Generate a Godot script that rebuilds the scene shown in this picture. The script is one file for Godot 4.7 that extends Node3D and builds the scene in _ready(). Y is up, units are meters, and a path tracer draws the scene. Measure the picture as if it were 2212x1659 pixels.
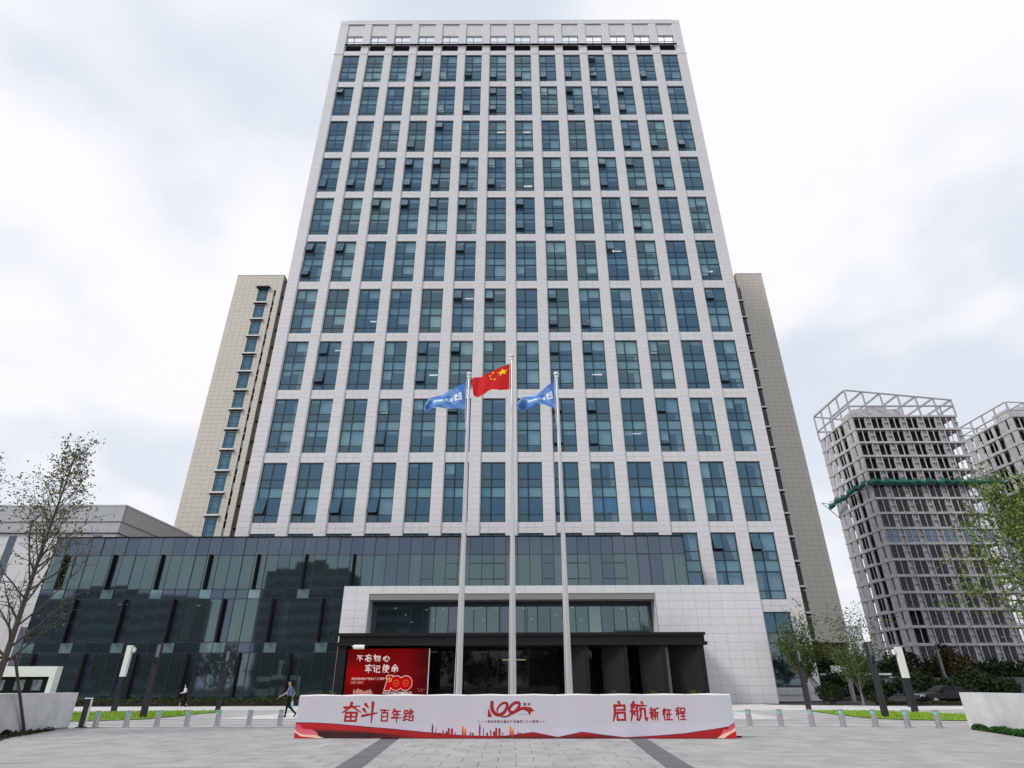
extends Node3D

# ------------------------------------------------------------------ mesh building
class MB:
	var v := PackedVector3Array()
	var n := PackedVector3Array()
	var c := PackedColorArray()
	var u := PackedVector2Array()
	func quad(a: Vector3, b: Vector3, d: Vector3, e: Vector3, col := Color.WHITE) -> void:
		var nn := (d - a).cross(b - a).normalized()
		for q in [a, b, d, a, d, e]:
			v.push_back(q)
			n.push_back(nn)
			c.push_back(col)
		for q in [Vector2(0, 0), Vector2(1, 0), Vector2(1, 1), Vector2(0, 0), Vector2(1, 1), Vector2(0, 1)]:
			u.push_back(q)
	func tri(a: Vector3, b: Vector3, d: Vector3, col := Color.WHITE) -> void:
		var nn := (d - a).cross(b - a).normalized()
		for q in [a, b, d]:
			v.push_back(q)
			n.push_back(nn)
			c.push_back(col)
			u.push_back(Vector2(q.x, q.y))
	func face(o: Vector3, nn: Vector3, up: Vector3, hn: float, hr: float, hu: float, col: Color) -> void:
		var r := up.cross(nn)
		var m := o + nn * hn
		quad(m - r * hr + up * hu, m + r * hr + up * hu, m + r * hr - up * hu, m - r * hr - up * hu, col)
	func box(o: Vector3, s: Vector3, col := Color.WHITE, b := Basis.IDENTITY) -> void:
		var h := s * 0.5
		face(o, b.z, b.y, h.z, h.x, h.y, col)
		face(o, -b.z, b.y, h.z, h.x, h.y, col)
		face(o, b.x, b.y, h.x, h.z, h.y, col)
		face(o, -b.x, b.y, h.x, h.z, h.y, col)
		face(o, b.y, -b.z, h.y, h.x, h.z, col)
		face(o, -b.y, b.z, h.y, h.x, h.z, col)
	func lim(x0: float, x1: float, y0: float, y1: float, z0: float, z1: float, col := Color.WHITE) -> void:
		box(Vector3(x0 + x1, y0 + y1, z0 + z1) * 0.5, Vector3(absf(x1 - x0), absf(y1 - y0), absf(z1 - z0)), col)
	func beam(a: Vector3, b: Vector3, w: float, h: float, col := Color.WHITE) -> void:
		var d := b - a
		var z := d.normalized()
		var up := Vector3.UP if absf(z.y) < 0.95 else Vector3.RIGHT
		var x := up.cross(z).normalized()
		box((a + b) * 0.5, Vector3(w, h, d.length()), col, Basis(x, z.cross(x), z))
	func vert(p: Vector3, nn: Vector3, col: Color, uv: Vector2) -> void:
		v.push_back(p)
		n.push_back(nn)
		c.push_back(col)
		u.push_back(uv)
	func tube(pts: Array, rad: Array, sides := 8, col := Color.WHITE, caps := true) -> void:
		var rings := []
		var x := Vector3.RIGHT
		for i in pts.size():
			var t: Vector3 = (pts[mini(i + 1, pts.size() - 1)] - pts[maxi(i - 1, 0)])
			t = t.normalized() if t.length() > 1e-6 else Vector3.UP
			if absf(t.dot(x)) > 0.9:
				x = Vector3.FORWARD if absf(t.dot(Vector3.FORWARD)) < 0.9 else Vector3.UP
			x = (x - t * t.dot(x)).normalized()
			var y := t.cross(x)
			var ring := []
			for k in sides:
				var a := TAU * k / sides
				var d := x * cos(a) + y * sin(a)
				ring.append([pts[i] + d * rad[i], d])
			rings.append(ring)
		for i in pts.size() - 1:
			for k in sides:
				var k2 := (k + 1) % sides
				var q := [rings[i][k], rings[i + 1][k], rings[i + 1][k2], rings[i][k], rings[i + 1][k2], rings[i][k2]]
				for e in q:
					vert(e[0], e[1], col, Vector2(float(k) / sides, float(i)))
		if caps:
			for k in sides:
				var k2 := (k + 1) % sides
				if rad[0] > 0.0:
					tri(pts[0], rings[0][k][0], rings[0][k2][0], col)
				if rad[-1] > 0.0:
					tri(pts[-1], rings[-1][k2][0], rings[-1][k][0], col)
	func prism(poly: PackedVector2Array, z0: float, z1: float, col := Color.WHITE) -> void:   # polygon in x-y pushed along z
		var id := Geometry2D.triangulate_polygon(poly)
		for i in range(0, id.size(), 3):
			var a := poly[id[i]]
			var b := poly[id[i + 1]]
			var d := poly[id[i + 2]]
			if (b - a).cross(d - a) > 0.0:
				var t := b
				b = d
				d = t
			tri(Vector3(a.x, a.y, z1), Vector3(b.x, b.y, z1), Vector3(d.x, d.y, z1), col)
			tri(Vector3(a.x, a.y, z0), Vector3(d.x, d.y, z0), Vector3(b.x, b.y, z0), col)
		var turn := 0.0
		for i in poly.size():
			turn += poly[i].cross(poly[(i + 1) % poly.size()])
		for i in poly.size():
			var a := poly[i]
			var b := poly[(i + 1) % poly.size()]
			if turn < 0.0:
				var t := a
				a = b
				b = t
			quad(Vector3(a.x, a.y, z1), Vector3(b.x, b.y, z1), Vector3(b.x, b.y, z0), Vector3(a.x, a.y, z0), col)
	func flat(poly: Array, y: float, col := Color.WHITE) -> void:     # polygon in x-z, seen from above
		var pp := PackedVector2Array(poly)
		var id := Geometry2D.triangulate_polygon(pp)
		for i in range(0, id.size(), 3):
			var a := pp[id[i]]
			var b := pp[id[i + 1]]
			var d := pp[id[i + 2]]
			if (b - a).cross(d - a) < 0.0:
				var t := b
				b = d
				d = t
			for q in [a, b, d]:
				vert(Vector3(q.x, y, q.y), Vector3.UP, col, q)
	func put(m: ArrayMesh, mat: Material) -> ArrayMesh:
		if v.is_empty():
			return m
		var a := []
		a.resize(Mesh.ARRAY_MAX)
		a[Mesh.ARRAY_VERTEX] = v
		a[Mesh.ARRAY_NORMAL] = n
		a[Mesh.ARRAY_COLOR] = c
		a[Mesh.ARRAY_TEX_UV] = u
		m.add_surface_from_arrays(Mesh.PRIMITIVE_TRIANGLES, a)
		m.surface_set_material(m.get_surface_count() - 1, mat)
		return m
	func mesh(mat: Material) -> ArrayMesh:
		return put(ArrayMesh.new(), mat)

var M := {}
var rng := RandomNumberGenerator.new()

func obj(called: String, mesh: Mesh, parent: Node = null) -> MeshInstance3D:
	var o := MeshInstance3D.new()
	o.name = called
	o.mesh = mesh
	(parent if parent else self).add_child(o, true)
	return o

var taken := {}
func numbered(called: String) -> String:
	taken[called] = taken.get(called, -1) + 1
	return called if taken[called] == 0 else "%s_%03d" % [called, taken[called]]

func tag(o: Node, label: String, category := "", group := "", kind := "") -> Node:
	if label: o.set_meta("label", label)
	if category: o.set_meta("category", category)
	if group: o.set_meta("group", group)
	if kind: o.set_meta("kind", kind)
	return o

func base(called: String, at: Vector3, label: String, category: String, group := "") -> Node3D:
	var o := Node3D.new()
	o.name = numbered(called)
	o.position = at
	add_child(o)
	tag(o, label, category, group)
	return o

func struct(called: String, mesh: Mesh, label := "") -> MeshInstance3D:
	var o := obj(numbered(called), mesh)
	tag(o, label, "", "", "structure")
	return o

# ------------------------------------------------------------------ materials
func lin(r: float, g: float, b: float) -> Color:
	return Color(r, g, b).linear_to_srgb()

func mat(called: String, r: float, g: float, b: float, rough := 0.8, metal := 0.0, spec := 0.5) -> StandardMaterial3D:
	var m := StandardMaterial3D.new()
	m.resource_name = called
	m.albedo_color = lin(r, g, b)
	m.roughness = rough
	m.metallic = metal
	m.metallic_specular = spec
	m.vertex_color_use_as_albedo = true
	M[called] = m
	return m

func skin(called: String, tex: Texture2D, scale: float, bump: Texture2D = null, deep := 0.0) -> void:
	var m: StandardMaterial3D = M[called]
	m.albedo_texture = tex
	m.uv1_triplanar = true
	m.uv1_world_triplanar = true
	m.uv1_scale = Vector3.ONE * scale
	if bump:
		m.heightmap_enabled = true
		m.heightmap_texture = bump
		m.heightmap_scale = deep

func noise_tex(size: int, freq: float, octaves: int, lo: float, hi: float, sd: int, type := FastNoiseLite.TYPE_SIMPLEX_SMOOTH) -> ImageTexture:
	var f := FastNoiseLite.new()
	f.seed = sd
	f.noise_type = type
	f.frequency = freq
	f.fractal_octaves = octaves
	f.fractal_gain = 0.55
	var im := f.get_seamless_image(size, size)
	im.convert(Image.FORMAT_L8)
	var d := im.get_data()
	for i in d.size():
		d[i] = int(clampf(lerpf(lo, hi, d[i] / 255.0), 0.0, 1.0) * 255.0)
	im = Image.create_from_data(size, size, false, Image.FORMAT_L8, d)
	im.convert(Image.FORMAT_RGB8)
	return ImageTexture.create_from_image(im)

func glass(called: String, r: float, g: float, b: float, a: float) -> StandardMaterial3D:
	var m := mat(called, r, g, b, 0.03, 0.0, 0.5)
	m.vertex_color_use_as_albedo = false
	m.albedo_color.a = a
	m.transparency = BaseMaterial3D.TRANSPARENCY_ALPHA
	return m

func make_materials() -> void:
	var grain := noise_tex(512, 0.09, 4, 0.86, 1.0, 11)
	var cloudy := noise_tex(512, 0.012, 6, 0.84, 1.0, 12)
	var weathered := noise_tex(512, 0.02, 5, 0.80, 1.0, 14)
	var rough := noise_tex(512, 0.03, 5, 0.62, 1.0, 13)
	mat("stone", 0.70, 0.70, 0.71, 0.55)
	var streaks := noise_tex(512, 0.02, 5, 0.94, 1.0, 15)
	skin("stone", streaks, 0.35)
	M.stone.uv1_scale = Vector3(0.55, 0.045, 0.55)
	mat("stone_joint", 0.24, 0.235, 0.235, 0.9)
	mat("beige_stone", 0.66, 0.615, 0.535, 0.6)
	skin("beige_stone", grain, 0.3)
	mat("beige_joint", 0.24, 0.22, 0.19, 0.9)
	mat("grey_panel", 0.50, 0.515, 0.52, 0.5)
	skin("grey_panel", grain, 0.3)
	mat("white_panel", 0.74, 0.745, 0.745, 0.55)
	skin("white_panel", grain, 0.3)
	mat("concrete", 0.60, 0.59, 0.60, 0.9)
	skin("concrete", weathered, 0.06)
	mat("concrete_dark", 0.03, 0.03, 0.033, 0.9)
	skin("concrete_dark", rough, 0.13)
	mat("crown_paint", 0.66, 0.66, 0.68, 0.7)
	skin("crown_paint", rough, 0.2)
	mat("paving", 0.46, 0.452, 0.447, 0.75)
	skin("paving", cloudy, 0.13)
	mat("paving_joint", 0.09, 0.088, 0.085, 0.95)
	mat("forecourt", 0.50, 0.497, 0.495, 0.8)
	skin("forecourt", cloudy, 0.09)
	mat("forecourt_pale", 0.74, 0.735, 0.72, 0.8)
	skin("forecourt_pale", cloudy, 0.09)
	mat("band_paving", 0.165, 0.168, 0.178, 0.75)
	skin("band_paving", cloudy, 0.2)
	mat("asphalt", 0.06, 0.06, 0.062, 0.9)
	skin("asphalt", rough, 0.5)
	mat("frame", 0.010, 0.028, 0.040, 0.4)
	mat("spandrel", 0.30, 0.57, 0.64, 0.6)
	mat("charcoal", 0.017, 0.016, 0.0175, 0.6, 0.0, 0.22)
	mat("black_steel", 0.006, 0.006, 0.007, 0.6, 0.0, 0.22)
	mat("steel", 0.56, 0.56, 0.57, 0.32, 0.9)
	mat("pole_metal", 0.62, 0.615, 0.61, 0.35, 0.6)
	mat("white_paint", 0.78, 0.78, 0.77, 0.4)
	mat("planter_white", 0.72, 0.725, 0.735, 0.6)
	skin("planter_white", cloudy, 0.15)
	mat("interior", 0.16, 0.28, 0.34, 0.9)
	mat("interior_dark", 0.06, 0.065, 0.07, 0.9)
	mat("ceiling", 0.40, 0.62, 0.68, 0.9)
	mat("blind", 0.62, 0.93, 0.95, 0.9)
	mat("curtain", 0.72, 0.84, 0.84, 0.9)
	mat("blue_board", 0.05, 0.32, 0.75, 0.6)
	glass("glass", 0.045, 0.185, 0.300, 0.0)
	M.glass.metallic = 0.46
	glass("glass_green", 0.050, 0.190, 0.270, 0.0)
	M.glass_green.metallic = 0.40
	glass("glass_deep", 0.040, 0.160, 0.285, 0.0)
	M.glass_deep.metallic = 0.52
	glass("glass_podium", 0.120, 0.178, 0.192, 0.0)
	M.glass_podium.metallic = 0.84
	glass("glass_clear", 0.05, 0.06, 0.06, 0.02)
	glass("glass_plain", 0.03, 0.04, 0.045, 0.10)
	M.glass_plain.metallic_specular = 0.3
	mat("car_glass", 0.006, 0.008, 0.010, 0.15, 0.0, 0.3)
	mat("slate_glass", 0.105, 0.132, 0.168, 0.04, 0.84, 0.5)
	mat("teal_glass", 0.20, 0.30, 0.31, 0.05, 0.45, 0.5)
	mat("ring_glass", 0.22, 0.50, 0.42, 0.25)
	mat("lamp_glass", 0.16, 0.17, 0.175, 0.3)
	mat("paint_dark", 0.020, 0.022, 0.026, 0.35)
	mat("car_paint", 0.004, 0.004, 0.005, 0.3, 0.0, 0.35)
	M.car_paint.clearcoat_enabled = true
	M.car_paint.clearcoat = 0.25
	M.car_paint.clearcoat_roughness = 0.03
	mat("rubber", 0.012, 0.012, 0.012, 0.8)
	mat("bark", 0.15, 0.125, 0.10, 0.95)
	skin("bark", rough, 1.5)
	mat("bark_pale", 0.22, 0.20, 0.17, 0.95)
	mat("soil", 0.055, 0.045, 0.035, 1.0)
	skin("soil", rough, 1.0)
	mat("grass_base", 0.22, 0.40, 0.03, 0.95)
	skin("grass_base", rough, 0.6)
	mat("leaf", 1, 1, 1, 0.6, 0.0, 0.3)
	M.leaf.cull_mode = BaseMaterial3D.CULL_DISABLED
	M.leaf.backlight_enabled = true
	M.leaf.backlight = Color(0.35, 0.45, 0.12)
	mat("cloth", 1, 1, 1, 0.85, 0.0, 0.2)
	mat("net", 0.02, 0.13, 0.10, 0.95)
	M.net.cull_mode = BaseMaterial3D.CULL_DISABLED
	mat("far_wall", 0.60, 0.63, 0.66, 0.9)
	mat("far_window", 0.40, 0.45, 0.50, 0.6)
	mat("brown_wall", 0.075, 0.052, 0.030, 0.8)
	mat("louvre", 0.19, 0.165, 0.11, 0.6)
	mat("dark_block", 0.10, 0.105, 0.11, 0.9)
	var lit := mat("lit", 1, 1, 1, 0.8)
	lit.emission_enabled = true
	lit.emission = Color(1.0, 0.97, 0.9)
	lit.emission_energy_multiplier = 1.1
	var warm := mat("lit_warm", 1, 0.9, 0.7, 0.8)
	warm.emission_enabled = true
	warm.emission = Color(0.55, 0.47, 0.28)
	warm.emission_energy_multiplier = 0.7

# ------------------------------------------------------------------ sky
func sky_panorama() -> PanoramaSkyMaterial:
	var w := 1024
	var h := 512
	var big := FastNoiseLite.new()
	big.seed = 41
	big.noise_type = FastNoiseLite.TYPE_SIMPLEX_SMOOTH
	big.frequency = 0.8
	big.fractal_octaves = 5
	big.fractal_gain = 0.46
	var im := Image.create(w, h, false, Image.FORMAT_RGBF)
	var out := PackedFloat32Array()
	out.resize(w * h * 3)
	var k := 0
	for j in h:
		var up := (0.5 - (j + 0.5) / h) * PI
		var y := sin(up)
		var cu := cos(up)
		for i in w:
			var r := 0.80
			var g := 0.82
			var b := 0.86
			if y > 0.0:
				var a := ((i + 0.5) / w - 0.5) * TAU
				var d := Vector3(sin(a) * cu, y, -cos(a) * cu)
				var p := d / (y + 0.22)
				var t := big.get_noise_3d(p.x * 1.15 + 3.7, p.z * 1.15, 0.4) * 0.5 + 0.5
				var t2 := big.get_noise_3d(p.x * 4.0, p.z * 4.0, 7.0)
				var cl := smoothstep(0.33, 0.68, t + t2 * 0.2)
				var low := exp(-y * 5.0)
				cl = lerpf(cl, 0.80, low)
				r = lerpf(0.61, 0.86, cl)
				g = lerpf(0.67, 0.862, cl)
				b = lerpf(0.765, 0.89, cl)
			out[k] = r
			out[k + 1] = g
			out[k + 2] = b
			k += 3
	im = Image.create_from_data(w, h, false, Image.FORMAT_RGBF, out.to_byte_array())
	var m := PanoramaSkyMaterial.new()
	m.panorama = ImageTexture.create_from_image(im)
	return m

# ------------------------------------------------------------------ lettering: brush strokes on a 100 x 100 grid, four digits a point
const GLYPHS := {
	"不": "1015 9015;5218 1062;5040 5095;5848 8865",
	"忘": "5002 5010;1015 9015;3015 3042 8040;1560 0885;3055 3585 4092 7092 7280;5055 5870;8055 9278",
	"初": "2204 3014;0824 4224 1055;2840 2896;3844 3054;3058 4268;5024 9224 9080 8092 7884;7024 6860 4894",
	"心": "1545 0878;3035 3585 4293 7093 7472;5025 6045;8240 9570",
	"牢": "5002 5010;1012 0828;1012 9012 8826;3032 2050;1850 8250;0868 9268;5035 5098",
	"记": "1408 2418;0634 2234 2282 3474;4518 8818 8846;8846 5046;5046 5088 9490 9476",
	"使": "2804 0844;1832 1896;3618 9618;4230 9030 9052 4252 4230;6606 6656 6076 3896;4262 6280 9696",
	"命": "5002 0840;5002 9240;3032 6832;1446 4246 4274 1474 1446;5446 8846 8876 8074;5446 5496",
	"热": "0818 4018;2404 2460 1456;0642 4232;5016 8016 8050 9064 9654;6204 6040 4464;4838 6252;1874 1092;3676 4090;5676 6290;7872 9290",
	"烈": "0808 5008;3008 0640;1626 4626 1862;2436 3448;6212 6246;8606 8660 7856;1874 1092;3676 4090;5676 6290;7872 9290",
	"庆": "5002 5012;1414 9414;1414 1460 0496;2844 9444;6024 5862 2696;6056 9496",
	"祝": "2004 3014;0824 4024 0862;2640 2696;2846 4058;5010 8810 8842 5042 5010;6042 5870 4296;7642 7686 8694 9692 9676",
	"中": "1426 8626 8664 1464 1426;5004 5098",
	"国": "1008 9008 9094 1094 1008;2626 7426;2848 7248;2272 7872;5026 5072;6256 7066",
	"共": "1028 9028;3206 3256;6806 6856;0458 9658;3466 1292;6466 8892",
	"产": "5002 5012;1218 8818;3226 3838;6824 5840;1442 9242;1842 1668 0496",
	"党": "5002 5018;2206 3018;7804 6818;0836 0824 9224 9236;3038 7038 7056 3056 3038;4056 3678 0896;6056 6088 7094 9492 9478",
	"成": "1422 9222;1622 1460 0494;1648 4248 4076 3074;5404 5850 7480 9494 9478;8044 5490;7006 8216",
	"立": "5004 5018;1424 8824;3036 3874;7234 6074;0684 9484",
	"周": "1608 1660 0696;1608 8808 8892 7890;3024 7024;5014 5044;2844 7444;3458 6858 6878 3478 3458",
	"年": "2804 0836;2418 8818;2842 8442;2842 2864;0666 9666;5418 5498",
	"奋": "1226 9018;4802 4026 0452;5220 9850;2252 7852 7894 2294 2252;2273 7873;5054 5092",
	"斗": "2010 3826;1034 2850;0466 9852;6602 6698",
	"百": "0610 9410;5010 4028;2030 8030 8094 2094 2030;2060 8060",
	"路": "0812 3812 3834 0834 0812;2434 2484;2456 4256;0856 0886;0490 4480;6404 4640;5818 8818 4658;6030 9458;5462 8662 8692 5492 5462",
	"启": "4802 5812;1818 8618 8640 1840;1818 1658 0296;3254 8454 8490 3290 3254",
	"航": "2402 1416;1216 1262 0298;1216 4016 4094 3290;2226 2834;0450 4846;2258 2870;7004 7614;5020 9620;6036 6068 4896;6036 8436 8486 8894 9880",
	"新": "2604 3012;0816 4816;1622 2032;4020 3634;0438 5038;1050 4850;2838 2894 2090;1860 0884;3860 4878;9004 5814;5814 5864 5096;5840 9640;7640 7698",
	"征": "2604 0630;3024 0450;1846 1898;4012 9412;6612 6690;6648 9048;4644 4690;3692 9692",
	"程": "4004 1010;0626 4626;2610 2698;2630 0662;2836 4252;5408 9008 9034 5434 5408;4846 9446;5268 9268;7246 7292;4692 9692",
	"建": "4614 8814 8850 4650;3832 9632;6404 6482;4866 8866;3882 9682;0814 3014 1646 3246 2670 0494;1062 3486 9694",
	"兴": "2208 3226;5004 5424;8204 6832;0646 9646;3060 1094;6660 9092",
	"0": "5006 2616 2050 2684 5094 7484 8050 7416 5006",
	"1": "3222 5206 5294",
	"2": "2226 3208 6606 7824 6850 2294 8094",
	"9": "7832 6606 3408 2230 3450 6450 7832 7860 6090 3092",
	"-": "2452 7652",
	"[": "7004 4404 4496 7096",
	"]": "3004 5604 5696 3096",
}

class Print:
	var w := 0
	var h := 0
	var d := PackedFloat32Array()
	func start(ww: int, hh: int, c: Color) -> void:
		w = ww
		h = hh
		d.resize(w * h * 3)
		for i in w * h:
			d[i * 3] = c.r
			d[i * 3 + 1] = c.g
			d[i * 3 + 2] = c.b
	func mix(x: int, y: int, c: Color, a: float) -> void:
		if x < 0 or y < 0 or x >= w or y >= h or a <= 0.0:
			return
		var i := (y * w + x) * 3
		a = minf(a, 1.0)
		d[i] += (c.r - d[i]) * a
		d[i + 1] += (c.g - d[i + 1]) * a
		d[i + 2] += (c.b - d[i + 2]) * a
	func seg(p: Vector2, q: Vector2, r0: float, r1: float, c: Color) -> void:
		var m := maxf(r0, r1) + 1.0
		var pq := q - p
		var l2 := maxf(pq.length_squared(), 1e-6)
		for y in range(int(minf(p.y, q.y) - m), int(maxf(p.y, q.y) + m) + 1):
			for x in range(int(minf(p.x, q.x) - m), int(maxf(p.x, q.x) + m) + 1):
				var s := Vector2(x + 0.5, y + 0.5)
				var t := clampf((s - p).dot(pq) / l2, 0.0, 1.0)
				mix(x, y, c, lerpf(r0, r1, t) + 0.5 - s.distance_to(p + pq * t))
	func poly(pts: Array, c: Color, a := 1.0, c2 := Color(-1, 0, 0)) -> void:
		var pp := PackedVector2Array(pts)
		var lo := pp[0]
		var hi := pp[0]
		for p in pp:
			lo = lo.min(p)
			hi = hi.max(p)
		for y in range(int(lo.y), int(hi.y) + 1):
			for x in range(int(lo.x), int(hi.x) + 1):
				var cover := 0.0
				for s in [Vector2(0.25, 0.25), Vector2(0.75, 0.25), Vector2(0.25, 0.75), Vector2(0.75, 0.75)]:
					if Geometry2D.is_point_in_polygon(Vector2(x, y) + s, pp):
						cover += 0.25
				if cover > 0.0:
					var cc := c if c2.r < 0.0 else c.lerp(c2, (y - lo.y) / maxf(hi.y - lo.y, 1.0))
					mix(x, y, cc, cover * a)
	func curve(pts: Array, radii: Array, c: Color) -> void:    # a smooth ribbon through the points
		var n := pts.size()
		var last: Vector2 = pts[0]
		var lr: float = radii[0]
		for i in n - 1:
			var p0: Vector2 = pts[maxi(i - 1, 0)]
			var p3: Vector2 = pts[mini(i + 2, n - 1)]
			for k in range(1, 7):
				var t := k / 6.0
				var p: Vector2 = (pts[i] as Vector2).cubic_interpolate(pts[i + 1], p0, p3, t)
				var r := lerpf(radii[i], radii[i + 1], t)
				seg(last, p, lr, r, c)
				last = p
				lr = r
	func glyph(strokes: String, o: Vector2, s: Vector2, r: float, c: Color, brush := 0.0) -> void:
		for st in strokes.split(";"):
			var p := []
			for q in st.split(" "):
				p.append(o + Vector2(q.substr(0, 2).to_float(), q.substr(2, 2).to_float()) * s * 0.01)
			for i in p.size() - 1:
				var a := r * (1.0 + brush * (0.55 if i == 0 else 0.1))
				var b := r * (1.0 - brush * (0.75 if i == p.size() - 2 else 0.1))
				if brush > 0.0 and absf(p[i].x - p[i + 1].x) < absf(p[i].y - p[i + 1].y):
					a *= 1.25
				seg(p[i], p[i + 1], a, b, c)
	func star(o: Vector2, r: float, turn: float, c: Color) -> void:
		var p := []
		for k in 10:
			var a := turn + TAU * k / 10.0 - PI / 2.0
			p.append(o + Vector2(cos(a), sin(a)) * (r if k % 2 == 0 else r * 0.4))
		poly(p, c)
	func texture() -> ImageTexture:
		var b := PackedByteArray()
		b.resize(d.size())
		for i in d.size():
			b[i] = int(clampf(d[i], 0.0, 1.0) * 255.0)
		return ImageTexture.create_from_image(Image.create_from_data(w, h, false, Image.FORMAT_RGB8, b))

func line(p: Print, text: String, o: Vector2, s: Vector2, step: float, r: float, c: Color, brush := 0.0, lean := 0.0) -> void:
	for i in text.length():
		p.glyph(GLYPHS[text[i]], o + Vector2(step * i, lean * i), s, r, c, brush)

func pts2(text: String) -> Array:
	var a := []
	for q in text.split(" "):
		var e := q.split(",")
		a.append(Vector2(e[0].to_float(), e[1].to_float()))
	return a

func banner_print() -> ImageTexture:
	var p := Print.new()
	p.start(2048, 176, Color(0.755, 0.755, 0.80))
	var f := FastNoiseLite.new()
	f.seed = 5
	f.frequency = 0.003
	for y in 176:
		for x in 2048:
			var t := f.get_noise_2d(x, y * 3.0) * 0.5 + 0.5
			p.mix(x, y, Color(0.80, 0.735, 0.765).lerp(Color(0.735, 0.77, 0.80), t), 0.75)
	p.poly(pts2("330,136 400,130 507,122 597,125 687,123 782,127 860,121 960,128 1060,138 1060,176 330,176"), Color(0.80, 0.75, 0.82), 0.7)
	p.poly(pts2("1060,140 1200,134 1340,136 1500,125 1600,119 1690,117 1790,121 1900,118 2048,108 2048,176 1060,176"), Color(0.79, 0.77, 0.84), 0.7)
	var red := Color(0.72, 0.02, 0.05)
	var dark := Color(0.30, 0.0, 0.03)
	p.poly(pts2("0,110 92,112 216,118 346,129 473,138 599,149 707,157 783,163 860,166 940,167 990,166 1029,162 1123,151 1236,171 1348,150 1457,163 1549,172 1671,166 1815,156 1925,142 2034,126 2048,122 2048,176 0,176"), Color(0.25, 0.02, 0.22))
	p.poly(pts2("0,113 92,114 216,120 346,131 473,140 599,151 707,159 783,165 860,168 940,169 990,168 1029,164 1123,153 1236,173 1348,152 1457,165 1549,174 1671,168 1815,158 1925,144 2034,128 2048,124 2048,176 0,176"), red, 1.0, Color(0.62, 0.02, 0.03))
	for x in range(60, 620):
		for y in range(118, 176):
			var t := clampf((y - 132.0 - x * 0.035) / 14.0, 0.0, 1.0) * clampf((620.0 - x) / 260.0, 0.0, 1.0) * clampf((x - 60.0) / 70.0, 0.0, 1.0)
			p.mix(x, y, Color(0.16, 0.0, 0.02), t * (0.9 if y > 120 + x * 0.085 else 0.0))
	for x in range(960, 1500):
		for y in range(158, 176):
			p.mix(x, y, Color(0.35, 0.02, 0.05), clampf((y - 160.0) / 14.0, 0.0, 0.8) if p.d[(y * 2048 + x) * 3 + 1] < 0.2 else 0.0)
	for k in 2:
		var ox := 222.0 * k
		for b in [[653, 127, 6, 0], [670, 141, 3, 0], [688, 152, 6, 0], [704, 142, 5, 1], [720, 147, 8, 0], [730, 133, 8, 1], [745, 135, 9, 1], [760, 150, 4, 0], [796, 125, 8, 2], [807, 136, 9, 2], [832, 150, 5, 0], [843, 153, 6, 0]]:
			var c: Color = [Color(0.20, 0.01, 0.08), Color(0.55, 0.03, 0.06), Color(0.80, 0.16, 0.05)][b[3]]
			var x: float = b[0] + ox
			var hw: float = b[2] * 0.55
			p.poly([Vector2(x - hw, b[1] + 3.0), Vector2(x + hw * 0.2, b[1]), Vector2(x + hw, b[1] + 4.0), Vector2(x + hw, 170), Vector2(x - hw, 170)], Color(0.93, 0.66, 0.2) if b[3] == 2 else c, 1.0, Color(0.7, 0.06, 0.05))
			if b[0] in [653, 670]:
				p.poly([Vector2(x - 1, b[1] - 10.0), Vector2(x + 1, b[1] - 10.0), Vector2(x + hw, b[1] + 5.0), Vector2(x - hw, b[1] + 5.0)], c)
	for side in 2:
		var cloud := pts2("-2,114 22,123 42,139 60,138 85,141 105,152 113,162 125,176 -2,176") if side == 0 else pts2("2050,111 2024,123 2013,141 1993,142 1982,158 1961,176 2050,176")
		p.poly(cloud, Color(0.78, 0.22, 0.33), 1.0, Color(0.90, 0.52, 0.55))
		var cream := pts2("-2,136 11,152 45,162 99,164 147,176 -2,176") if side == 0 else pts2("2050,131 2028,146 1994,158 1967,171 1958,176 2050,176")
		p.poly(cream, Color(0.93, 0.80, 0.72))
		p.poly(pts2("-2,150 30,168 110,176 -2,176") if side == 0 else pts2("2050,146 2022,158 1990,176 2050,176"), Color(0.78, 0.05, 0.07))
	for pass_ in 2:
		var ink := dark if pass_ == 0 else Color(0.68, 0.02, 0.03)
		var off := Vector2(1.6, 1.2) if pass_ == 0 else Vector2.ZERO
		p.glyph(GLYPHS["奋"], Vector2(213, 27) + off, Vector2(94, 82), 3.7, ink, 0.6)
		p.glyph(GLYPHS["斗"], Vector2(311, 27) + off, Vector2(74, 86), 4.0, ink, 0.6)
		p.glyph(GLYPHS["百"], Vector2(398, 55) + off, Vector2(46, 53), 2.5, ink, 0.6)
		p.glyph(GLYPHS["年"], Vector2(452, 54) + off, Vector2(52, 57), 2.7, ink, 0.6)
		p.glyph(GLYPHS["路"], Vector2(510, 56) + off, Vector2(54, 51), 2.3, ink, 0.6)
		p.glyph(GLYPHS["启"], Vector2(1494, 27) + off, Vector2(66, 82), 3.8, ink, 0.6)
		p.glyph(GLYPHS["航"], Vector2(1575, 27) + off, Vector2(82, 80), 3.4, ink, 0.6)
		p.glyph(GLYPHS["新"], Vector2(1664, 50) + off, Vector2(46, 54), 2.2, ink, 0.6)
		p.glyph(GLYPHS["征"], Vector2(1722, 54) + off, Vector2(48, 50), 2.4, ink, 0.6)
		p.glyph(GLYPHS["程"], Vector2(1782, 50) + off, Vector2(50, 54), 2.2, ink, 0.6)
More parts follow.
